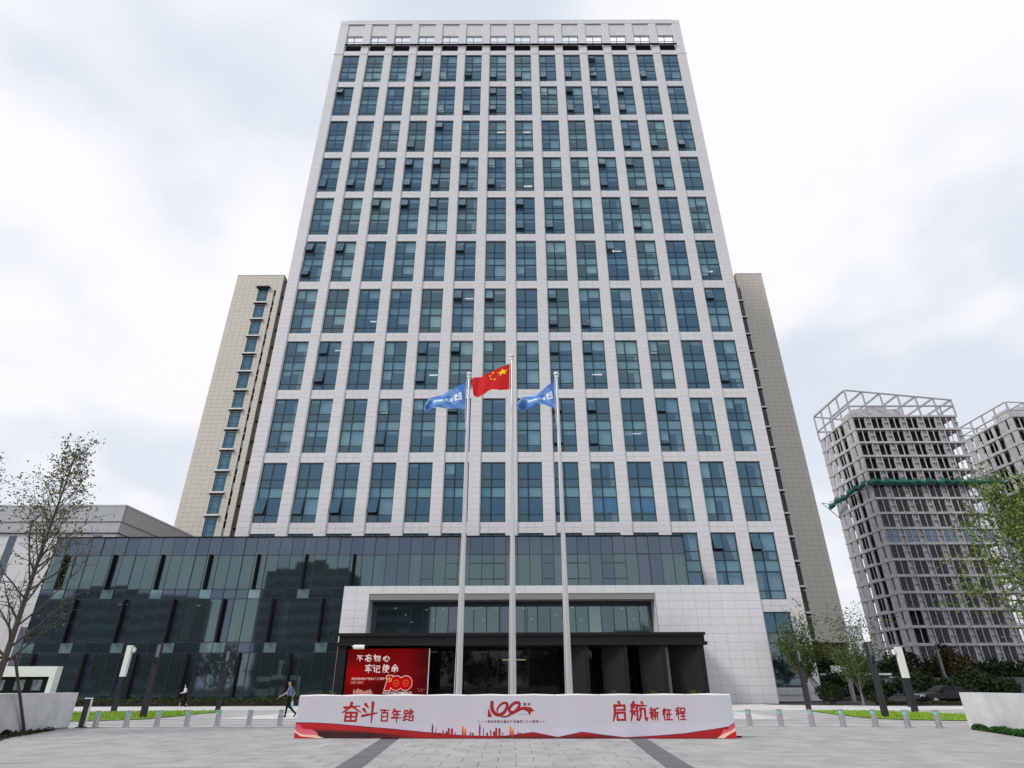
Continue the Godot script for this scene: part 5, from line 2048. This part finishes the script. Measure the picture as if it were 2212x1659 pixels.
func hair_mesh(o: Vector3, face: Vector3, long: bool) -> ArrayMesh:
	var m := MB.new()
	var c := Color(0.010, 0.009, 0.010)
	var b := [[o + Vector3(0, 0.062, 0) - face * 0.030, o + Vector3(0, 0.075, 0) + face * 0.022, 0.094, 0.078, c], [o - face * 0.05 + Vector3(0, 0.03, 0), o - face * 0.055 - Vector3(0, 0.05, 0), 0.075, 0.05, c]]
	if long:
		b.append([o - face * 0.07, o - face * 0.10 - Vector3(0, 0.26, 0), 0.07, 0.04, c])
	field_mesh(m, b, 0.012, 0.02)
	return m.mesh(M.cloth)

func build_people() -> void:
	# man walking to the left, x is his way forward after the turn
	var t := base("person", Vector3(-12.12, 0, -36.3), "person in a blue-grey T-shirt and black trousers walking left with a light blue bag", "person")
	var sk := Color(0.44, 0.29, 0.23)
	var sh := Color(0.13, 0.19, 0.29)
	var tr := Color(0.012, 0.012, 0.014)
	var shoe := Color(0.02, 0.02, 0.022)
	var F := Vector3(-1, 0, 0.18).normalized()          # forward
	var R := Vector3.UP.cross(F).normalized() * -1.0    # his right hand side, towards the viewer
	var P := func(f: float, y: float, r: float) -> Vector3: return F * f + Vector3(0, y, 0) + R * r
	var bones := [
		[P.call(0.0, 0.93, -0.08), P.call(0.0, 0.93, 0.08), 0.115, 0.115, tr], [P.call(0.0, 0.98, 0.0), P.call(0.02, 1.12, 0.0), 0.13, 0.135, sh, Vector3(1.0, 1, 1.0)],
		[P.call(0.02, 1.12, -0.04), P.call(0.03, 1.34, -0.07), 0.125, 0.115, sh], [P.call(0.02, 1.12, 0.04), P.call(0.03, 1.34, 0.07), 0.125, 0.115, sh],
		[P.call(0.02, 1.42, -0.15), P.call(0.02, 1.42, 0.15), 0.068, 0.068, sh], [P.call(0.02, 1.43, 0), P.call(0.05, 1.54, 0), 0.055, 0.05, sk],
		[P.call(0.0, 0.92, -0.09), P.call(0.06, 0.50, -0.09), 0.085, 0.058, tr], [P.call(0.06, 0.50, -0.09), P.call(0.09, 0.09, -0.08), 0.057, 0.043, tr], [P.call(0.07, 0.05, -0.08), P.call(0.24, 0.035, -0.09), 0.042, 0.034, shoe],
		[P.call(0.0, 0.92, 0.09), P.call(-0.06, 0.50, 0.08), 0.085, 0.060, tr], [P.call(-0.06, 0.50, 0.08), P.call(-0.38, 0.20, 0.07), 0.058, 0.043, tr], [P.call(-0.43, 0.19, 0.07), P.call(-0.35, 0.035, 0.07), 0.042, 0.034, shoe],
		[P.call(0.02, 1.42, -0.19), P.call(0.13, 1.20, -0.22), 0.060, 0.050, sh], [P.call(0.13, 1.20, -0.22), P.call(0.18, 1.14, -0.22), 0.046, 0.042, sk], [P.call(0.18, 1.14, -0.22), P.call(0.42, 1.02, -0.20), 0.041, 0.030, sk],
		[P.call(0.02, 1.42, 0.19), P.call(-0.14, 1.20, 0.24), 0.060, 0.052, sh], [P.call(-0.14, 1.20, 0.24), P.call(-0.18, 1.14, 0.25), 0.046, 0.042, sk], [P.call(-0.18, 1.14, 0.25), P.call(-0.10, 0.93, 0.27), 0.041, 0.030, sk]]
	var m := MB.new()
	field_mesh(m, bones, 0.018, 0.035)
	var look := F.rotated(Vector3.UP, 0.25)
	field_mesh(m, head_bones(P.call(0.07, 1.635, 0), look, sk), 0.0095, 0.014)
	field_mesh(m, hand_bones(P.call(0.42, 1.02, -0.20), F * 0.9 + Vector3.DOWN * 0.4, R, 1.0, sk, 0.55), 0.006, 0.007)
	field_mesh(m, hand_bones(P.call(-0.10, 0.93, 0.27), Vector3.DOWN + F * 0.2, -R, 1.0, sk, 0.85), 0.006, 0.007)
	obj("body", m.mesh(M.cloth), t)
	obj("hair", hair_mesh(P.call(0.07, 1.635, 0), look, false), t)
	var ph := base("phone", Vector3(-12.12, 0, -36.3) + P.call(0.52, 0.985, -0.17), "small dark phone held out in the walking person's left hand", "phone")
	var q := MB.new()
	q.box(Vector3.ZERO, Vector3(0.075, 0.008, 0.15), Color.WHITE, Basis(Vector3.UP, 1.2) * Basis(Vector3.RIGHT, 0.4))
	obj("casing", q.mesh(M.black_steel), ph)
	var bag := base("tote_bag", Vector3(-12.12, 0, -36.3) + P.call(-0.06, 0.40, 0.29), "light blue tote bag hanging from the walking person's right hand", "bag")
	mat("bag_cloth", 0.38, 0.70, 0.78, 0.8)
	q = MB.new()
	for i in 6:
		var y0 := 0.36 * i / 6.0
		var y1 := 0.36 * (i + 1) / 6.0
		var w0 := 0.15 - 0.02 * i / 6.0
		var w1 := 0.15 - 0.02 * (i + 1) / 6.0
		var d0 := 0.055 * (1.0 - 0.5 * i / 6.0)
		var d1 := 0.055 * (1.0 - 0.5 * (i + 1) / 6.0)
		var a := [F * -w0 + R * d0, F * w0 + R * d0, F * w0 - R * d0, F * -w0 - R * d0]
		var b := [F * -w1 + R * d1, F * w1 + R * d1, F * w1 - R * d1, F * -w1 - R * d1]
		for s in 4:
			q.quad(b[s] + Vector3(0, y1, 0), b[(s + 1) % 4] + Vector3(0, y1, 0), a[(s + 1) % 4] + Vector3(0, y0, 0), a[s] + Vector3(0, y0, 0))
		if i == 0:
			q.quad(a[0], a[1], a[2], a[3])
	obj("body", q.mesh(M.bag_cloth), bag)
	q = MB.new()
	for s in [-1.0, 1.0]:
		q.tube([F * -0.07 + R * 0.027 * s + Vector3(0, 0.35, 0), F * -0.045 + R * 0.012 * s + Vector3(0, 0.43, 0), Vector3(0, 0.455, 0), F * 0.045 + R * 0.012 * s + Vector3(0, 0.43, 0), F * 0.07 + R * 0.027 * s + Vector3(0, 0.35, 0)], [0.011, 0.011, 0.011, 0.011, 0.011], 6)
	obj("handle", q.mesh(M.bag_cloth), bag)
	# woman far off by the hedge
	t = base("person", Vector3(-26.3, 0, -53.5), "person in a white blouse and long black skirt walking left past the hedge", "person")
	F = Vector3(-1, 0, 0.1).normalized()
	R = Vector3.UP.cross(F).normalized() * -1.0
	var wh := Color(0.72, 0.72, 0.74)
	sk = Color(0.46, 0.32, 0.27)
	bones = [
		[P.call(0.0, 0.88, 0), P.call(-0.01, 0.98, 0), 0.135, 0.115, tr], [P.call(0.0, 0.92, 0), P.call(-0.05, 0.34, 0), 0.13, 0.19, tr], [P.call(0.03, 0.6, 0), P.call(0.12, 0.34, 0), 0.12, 0.13, tr],
		[P.call(0.0, 1.0, 0), P.call(0.02, 1.25, 0), 0.11, 0.125, wh], [P.call(0.01, 1.31, -0.12), P.call(0.01, 1.31, 0.12), 0.06, 0.06, wh], [P.call(0.01, 1.33, 0), P.call(0.03, 1.42, 0), 0.045, 0.042, sk],
		[P.call(0.14, 0.36, -0.07), P.call(0.24, 0.09, -0.07), 0.045, 0.034, sk], [P.call(0.22, 0.045, -0.07), P.call(0.38, 0.03, -0.07), 0.032, 0.026, Color(0.6, 0.58, 0.52)],
		[P.call(-0.20, 0.36, 0.07), P.call(-0.28, 0.09, 0.07), 0.045, 0.034, sk], [P.call(-0.30, 0.06, 0.07), P.call(-0.17, 0.03, 0.07), 0.030, 0.026, shoe],
		[P.call(0.01, 1.31, 0.16), P.call(0.0, 1.08, 0.21), 0.05, 0.045, wh], [P.call(0.0, 1.08, 0.21), P.call(0.22, 1.0, 0.15), 0.042, 0.03, wh], [P.call(0.01, 1.31, -0.16), P.call(0.0, 1.08, -0.21), 0.05, 0.045, wh], [P.call(0.0, 1.08, -0.21), P.call(0.22, 1.0, -0.15), 0.042, 0.03, wh]]
	m = MB.new()
	field_mesh(m, bones, 0.02, 0.035)
	field_mesh(m, head_bones(P.call(0.05, 1.51, 0), F, sk), 0.011, 0.014)
	field_mesh(m, hand_bones(P.call(0.22, 1.0, 0.15), F, -R, 1.0, sk, 0.6), 0.007, 0.008)
	field_mesh(m, hand_bones(P.call(0.22, 1.0, -0.15), F, R, 1.0, sk, 0.6), 0.007, 0.008)
	obj("body", m.mesh(M.cloth), t)
	obj("hair", hair_mesh(P.call(0.05, 1.51, 0), F, true), t)

# ------------------------------------------------------------------ car
func build_car() -> void:
	var t := base("sedan_car", Vector3(37.0, -0.12, -57.5), "black sedan car parked facing left, half hidden behind the right planter wall", "car")
	t.rotation.y = 0.06
	var prof := [[-2.42, 0.35, 0.62], [-2.36, 0.28, 0.72], [-2.0, 0.24, 0.84], [-1.2, 0.22, 0.95], [-0.85, 0.22, 0.98], [-0.1, 0.22, 1.02], [1.0, 0.22, 1.03], [1.7, 0.24, 1.03], [2.25, 0.28, 0.98], [2.42, 0.38, 0.82]]
	var m := MB.new()
	var ring := func(x: float, lo: float, hi: float, w: float, tuck: float) -> Array:
		return [Vector3(x, lo, w * 0.9), Vector3(x, lo + (hi - lo) * 0.35, w), Vector3(x, lo + (hi - lo) * 0.75, w * 0.985), Vector3(x, hi, w * tuck), Vector3(x, hi, -w * tuck), Vector3(x, lo + (hi - lo) * 0.75, -w * 0.985), Vector3(x, lo + (hi - lo) * 0.35, -w), Vector3(x, lo, -w * 0.9)]
	var last := []
	for e in prof:
		var w := 0.91 if absf(e[0]) < 2.1 else 0.80 if absf(e[0]) < 2.4 else 0.70
		var r: Array = ring.call(e[0], e[1], e[2], w, 0.93)
		if last:
			for i in 8:
				m.quad(last[i], r[i], r[(i + 1) % 8], last[(i + 1) % 8])
		else:
			for i in range(1, 7):
				m.tri(r[0], r[i], r[i + 1])
		last = r
	for i in range(1, 7):
		m.tri(last[0], last[i + 1], last[i])
	# roof and pillars
	var cab := [[-0.95, 0.99, 0.82], [-0.15, 1.42, 0.62], [0.25, 1.47, 0.60], [1.0, 1.45, 0.60], [1.35, 1.38, 0.62], [2.0, 1.03, 0.76]]
	for i in cab.size() - 1:
		var a: Array = cab[i]
		var b: Array = cab[i + 1]
		m.quad(Vector3(a[0], a[1], -a[2]), Vector3(b[0], b[1], -b[2]), Vector3(b[0], b[1], b[2]), Vector3(a[0], a[1], a[2]))
	obj("body", m.mesh(M.car_paint), t)
	for s in [-1.0, 1.0]:
		var g := MB.new()
		g.quad(Vector3(-0.85, 1.0, 0.84 * s), Vector3(-0.12, 1.40, 0.63 * s), Vector3(0.42, 1.44, 0.615 * s), Vector3(0.42, 1.0, 0.845 * s))
		g.quad(Vector3(0.50, 1.0, 0.845 * s), Vector3(0.50, 1.44, 0.615 * s), Vector3(1.28, 1.38, 0.63 * s), Vector3(1.75, 1.03, 0.80 * s))
		obj("side_window", g.mesh(M.car_glass), t)
		var mir := MB.new()
		mir.box(Vector3(-0.62, 1.03, 0.98 * s), Vector3(0.12, 0.12, 0.2))
		obj("mirror", mir.mesh(M.car_paint), t)
		var ch := MB.new()
		ch.beam(Vector3(-0.9, 0.995, 0.856 * s), Vector3(1.8, 1.03, 0.83 * s), 0.015, 0.02)
		ch.beam(Vector3(-0.15, 1.425, 0.635 * s), Vector3(1.3, 1.40, 0.64 * s), 0.015, 0.02)
		obj("trim", ch.mesh(M.paint_dark), t)
		var hl := MB.new()
		hl.box(Vector3(-2.27, 0.66, 0.62 * s), Vector3(0.22, 0.12, 0.34), Color.WHITE, Basis(Vector3.UP, 0.35 * s))
		obj("headlight", hl.mesh(M.white_paint), t)
	var ws := MB.new()
	ws.quad(Vector3(-0.93, 1.012, 0.76), Vector3(-0.93, 1.012, -0.76), Vector3(-0.17, 1.425, -0.58), Vector3(-0.17, 1.425, 0.58))
	obj("windscreen", ws.mesh(M.car_glass), t)
	var gr := MB.new()
	for k in 4:
		gr.box(Vector3(-2.43, 0.48 + 0.05 * k, 0), Vector3(0.02, 0.02, 0.8))
	obj("grille", gr.mesh(M.steel), t)
	for x in [-1.45, 1.42]:
		for s in [-1.0, 1.0]:
			var w := MB.new()
			w.tube([Vector3(x, 0.33, 0.70 * s), Vector3(x, 0.33, 0.72 * s), Vector3(x, 0.33, 0.90 * s), Vector3(x, 0.33, 0.92 * s)], [0.30, 0.33, 0.33, 0.30], 20)
			var o := obj("wheel", w.mesh(M.rubber), t)
			var r := MB.new()
			r.tube([Vector3(x, 0.33, 0.915 * s), Vector3(x, 0.33, 0.93 * s)], [0.22, 0.20], 16)
			obj("rim", r.mesh(M.steel), o)

# ------------------------------------------------------------------ planting
func build_plants() -> void:
	left_tree(Vector3(-17.66, 0, -22.6), "tall thin sparse-leaved tree by the left planter wall, tied to a stake", 10.3)
	left_tree(Vector3(-20.9, 0, -22.2), "tree at the left edge of which a few twigs reach into view", 9.7)
	var st := base("tree_stake", Vector3(-17.98, 0, -25.2), "brown timber stakes with a cross bar propping the left tree", "stake")
	var m := MB.new()
	m.tube([Vector3(0, 0, 0), Vector3(0.24, 2.5, 2.05)], [0.05, 0.045], 8)
	obj("pole", m.mesh(M.bark), st)
	m = MB.new()
	m.tube([Vector3(0.1, 0, 4.6), Vector3(0.1, 2.6, 3.0)], [0.05, 0.045], 8)
	obj("pole", m.mesh(M.bark), st)
	m = MB.new()
	m.tube([Vector3(0.2, 2.40, 1.9), Vector3(0.16, 2.45, 3.2)], [0.04, 0.04], 8)
	obj("cross_bar", m.mesh(M.bark), st)
	young_tree(Vector3(24.2, 0, -54.8), "young leafy tree with prop poles before the corner of the white tower", 6.4, 0.42, 0.85, false)
	var pr := base("tree_prop", Vector3(24.4, 0, -54.4), "dark prop poles around the young tree beside the tower corner", "prop")
	for e in [[-0.9, 0.5], [0.5, 0.7], [1.2, 0.3], [1.75, 0.0]]:
		m = MB.new()
		m.tube([Vector3(e[0], 0, e[1]), Vector3(-0.1 + e[0] * 0.15, 2.2, -0.3)], [0.045, 0.04], 6)
		obj("pole", m.mesh(M.black_steel), pr)
	young_tree(Vector3(27.2, 0, -52.2), "young tree with pale forked trunk before the brown base wall", 6.2, 0.5, 0.55, true)
	right_tree(Vector3(19.9, 0, -23.2), "leafy green tree reaching in from the right edge over the concrete tower")
	hedge("clipped_hedge", Vector3(-40, 0, -56.3), Vector3(-15.8, 0, -56.1), 1.5, 0.58, 9000, "long low clipped hedge along the foot of the glass wing")
	hedge("road_hedge", Vector3(29, -0.1, -53.5), Vector3(52, -0.1, -51.5), 1.0, 0.36, 4000, "low dark hedge before the parked black car")
	bush("round_bush", Vector3(27.9, 0, -51.2), Vector3(0.62, 0.95, 0.62), 1500, 0.055, Color(0.015, 0.03, 0.008), Color(0.04, 0.06, 0.015), "clipped round dark bush at the foot of the right dark lamp post")
	bush("round_bush", Vector3(25.4, 0, -53.6), Vector3(1.0, 1.5, 0.9), 2200, 0.07, Color(0.012, 0.022, 0.006), Color(0.03, 0.05, 0.012), "large round dark bush between the two young trees")
	# shrubs in the planter beds
	var green := MB.new()
	for k in 6200:
		var z := -25.2 + 7.0 * rng.randf()
		var edge := lerpf(16.95, 16.0, clampf((z + 25.4) / 4.0, 0.0, 1.6))
		leaf_quad(green, Vector3(rng.randf_range(edge, 17.0), 0.02 + 0.17 * pow(rng.randf(), 1.3) * (0.75 + 0.3 * sin(z * 5.0)), z), rng.randf_range(0.03, 0.06), leaf_tint(Color(0.018, 0.07, 0.012), Color(0.05, 0.14, 0.03)))
	tag(obj(numbered("ground_cover"), green.mesh(M.leaf)), "low dark green shrubs covering the bed under the right planter wall", "ground cover", "", "stuff")
	green = MB.new()
	for k in 1500:
		var z := -26.6 + 7.0 * rng.randf()
		var edge := lerpf(-17.9, -16.2, clampf((z + 27.0) / 5.4, 0.0, 1.6))
		leaf_quad(green, Vector3(rng.randf_range(-18.0, edge), 0.02 + 0.12 * rng.randf() * rng.randf(), z), rng.randf_range(0.025, 0.05), leaf_tint(Color(0.02, 0.03, 0.01), Color(0.06, 0.06, 0.03)))
	tag(obj(numbered("ground_cover"), green.mesh(M.leaf)), "sparse dry ground plants on the soil under the left planter wall", "ground cover", "", "stuff")
	var sl := base("ground_spotlight", Vector3(-18.0, 0, -24.3), "small dark dome light on the soil under the left wall", "light")
	m = MB.new()
	m.tube([Vector3(0, 0, 0), Vector3(0, 0.1, 0), Vector3(0, 0.17, 0)], [0.17, 0.15, 0.03], 12)
	obj("dome", m.mesh(M.black_steel), sl)
	for e in [[-15.0, "spiky green plant beside the left end of the canopy"], [-14.2, "small spiky plant before the left canopy wall"], [7.9, "small potted plant between the dark wall plates"], [11.1, "small plant before the third dark wall plate"], [14.2, "small plant before the last dark wall plate"]]:
		bush("entrance_plant", Vector3(e[0], 0, -52.2), Vector3(0.45, 1.05, 0.4), 420, 0.09, Color(0.03, 0.06, 0.01), Color(0.11, 0.15, 0.03), e[1], "plant")
	# dark trees and wall beyond the road on the right
	var wall := MB.new()
	var bw := base("boundary_wall", Vector3(66, 0, -92), "long dark boundary wall with a pale top line below the concrete tower", "wall")
	wall.lim(-34, 60, 0, 2.2, -0.3, 0.0)
	obj("wall", wall.mesh(M.dark_block), bw)
	wall = MB.new()
	wall.lim(-34, -8, 2.203, 2.32, -0.35, 0.05)
	obj("coping", wall.mesh(M.white_paint), bw)
	for k in 14:
		wall = MB.new()
		wall.lim(-34 + 6.7 * k, -33.7 + 6.7 * k, 0, 2.2, 0.003, 0.15)
		obj("pier", wall.mesh(M.dark_block), bw)
	var names := ["dark evergreen tree behind the boundary wall, %s", "rust-tipped dark tree behind the boundary wall, %s"]
	var at := ["nearest the young trees", "just right of the second young tree", "left of the right white-topped post", "right of the white-topped post", "below the concrete tower's corner", "with yellow-brown tips below the tower's corner", "below the concrete tower's front", "below the middle of the concrete front", "before the right half of the concrete tower", "beyond the leafy tree's left twigs", "under the leafy green tree", "last before the right edge"]
	for k in 12:
		var x := 40.0 + 4.6 * k
		var rust := k == 5
		bush("boundary_tree", Vector3(x, 0, -96.0 - 2.0 * sin(k * 2.1)), Vector3(3.1, 5.2 + 1.0 * sin(k * 1.7) + (0.8 if k > 8 else 0.0), 2.6), 2600, 0.24, Color(0.012, 0.022, 0.010), Color(0.10, 0.075, 0.015) if rust else Color(0.035, 0.052, 0.018), names[1 if rust else 0] % at[k], "tree", "dark trees along the boundary")
	for k in 7:
		bush("roadside_shrub", Vector3(29.5 + 3.3 * k, -0.1, -66.0 - 1.5 * sin(k * 1.3)), Vector3(2.0, 2.4 + 0.5 * sin(k * 2.7), 1.4), 1700, 0.16, Color(0.010, 0.020, 0.008), Color(0.03, 0.05, 0.015), ["shrub mass behind the first young tree's stem", "shrub mass behind the forked young tree", "shrub mass left of the dark lamp post", "shrub mass between the two right lamp posts", "shrub mass just left of the black car", "shrub mass right behind the black car's bonnet", "shrub mass behind the black car's roof"][k], "shrub", "dark shrubs along the road")
	for k in 3:
		var pbx := base("utility_post", Vector3([57.5, 71.0, 31.5][k], 0, [-88.0, -86.0, -62.0][k]), ["thin grey post before the boundary wall, right of the black car", "thin grey post before the boundary wall near the right edge", "small dark post among the shrubs behind the forked tree"][k], "post")
		m = MB.new()
		m.lim(-0.15, 0.15, 0, [5.6, 5.0, 2.4][k], -0.15, 0.15)
		obj("shaft", m.mesh(M.lamp_glass), pbx)
	var box := base("guard_hut", Vector3(37.5, 0, -72), "low dark hut with a pale roof edge beside the brown base wall", "hut")
	m = MB.new()
	m.lim(-3.5, 3.5, 0, 2.3, -2.5, 0)
	obj("wall", m.mesh(M.dark_block), box)
	m = MB.new()
	m.lim(-3.7, 3.7, 2.303, 2.5, -2.7, 0.25)
	obj("roof", m.mesh(M.white_paint), box)
	m = MB.new()
	m.lim(-2.0, -0.6, 2.503, 3.3, -1.4, -0.5)
	obj("roof_unit", m.mesh(M.white_paint), box)
	m = MB.new()
	m.lim(1.2, 3.2, 0.4, 1.9, 0.004, 0.03)
	obj("window", m.mesh(M.slate_glass), box)

# ------------------------------------------------------------------ what stands across the street and shows in the glass
func build_street_side() -> void:
	for e in [[-118.0, 58.0, 52.0, 24.5], [-62.0, 66.0, 26.0, 33.0], [-36.0, 78.0, 18.0, 25.0], [58.0, 90.0, 48.0, 17.0], [16.0, 95.0, 22.0, 9.0]]:
		var t := base("street_block", Vector3(e[0], 0, e[1]), "dark office block across the street, mirrored in the glass wing: %s" % ["the long one", "the tall one", "the narrow one", "the low wide one", "the lowest one"][taken.get("street_block", -1) + 1], "building", "blocks across the street")
		var m := MB.new()
		m.lim(-e[2] * 0.5, e[2] * 0.5, 0, e[3], 0, 14)
		m.lim(-e[2] * 0.2, e[2] * 0.1, e[3], e[3] + 2.6, 3, 9)
		obj("wall", m.mesh(M.dark_block), t)
		for k in int(e[3] / 3.5):
			var q := MB.new()
			q.lim(-e[2] * 0.48, e[2] * 0.48, 1.2 + 3.5 * k, 2.9 + 3.5 * k, -0.06, -0.01)
			obj("window_band", q.mesh(M.slate_glass), t)
	for k in 22:
		var x := -95.0 + 9.0 * k + 3.0 * sin(k * 3.1)
		bush("street_side_tree", Vector3(x, 0, 34.0 + 5.0 * sin(k * 1.9)), Vector3(4.6, 9.0 + 2.6 * sin(k * 2.3), 4.0), 1000, 0.45, Color(0.012, 0.022, 0.010), Color(0.035, 0.055, 0.018), "broad dark tree across the street, seen only in the glass", "tree", "trees across the street")

func _ready() -> void:
	rng.seed = 20210701
	var cam := Camera3D.new()
	cam.name = "camera"
	cam.position = Vector3(0, 1.55, 0)
	cam.fov = rad_to_deg(2.0 * atan(1350.0 / 2080.0))
	cam.rotation = Vector3(0.4695, 0, 0)
	cam.rotate_object_local(Vector3.BACK, -0.00344)
	cam.near = 0.1
	cam.far = 2500.0
	add_child(cam)
	cam.current = true
	var we := WorldEnvironment.new()
	we.name = "environment"
	var env := Environment.new()
	env.background_mode = Environment.BG_SKY
	env.sky = Sky.new()
	env.sky.sky_material = sky_panorama()
	env.tonemap_mode = Environment.TONE_MAPPER_LINEAR
	env.tonemap_exposure = 1.14
	env.sdfgi_enabled = true
	env.ssao_enabled = true
	env.ssil_enabled = true
	we.environment = env
	add_child(we)
	var sun := DirectionalLight3D.new()
	sun.name = "sun"
	sun.light_energy = 0.6
	sun.light_color = Color(1.0, 0.98, 0.96)
	sun.light_angular_distance = 16.0
	sun.rotation_degrees = Vector3(-42, -56, 0)
	sun.shadow_enabled = true
	add_child(sun)
	make_materials()
	build_ground()
	build_tower()
	build_podium()
	build_portal()
	build_rear_block()
	build_left_block()
	build_concrete_tower()
	build_street_side()
	build_flags()
	build_furniture()
	build_car()
	build_people()
	build_plants()
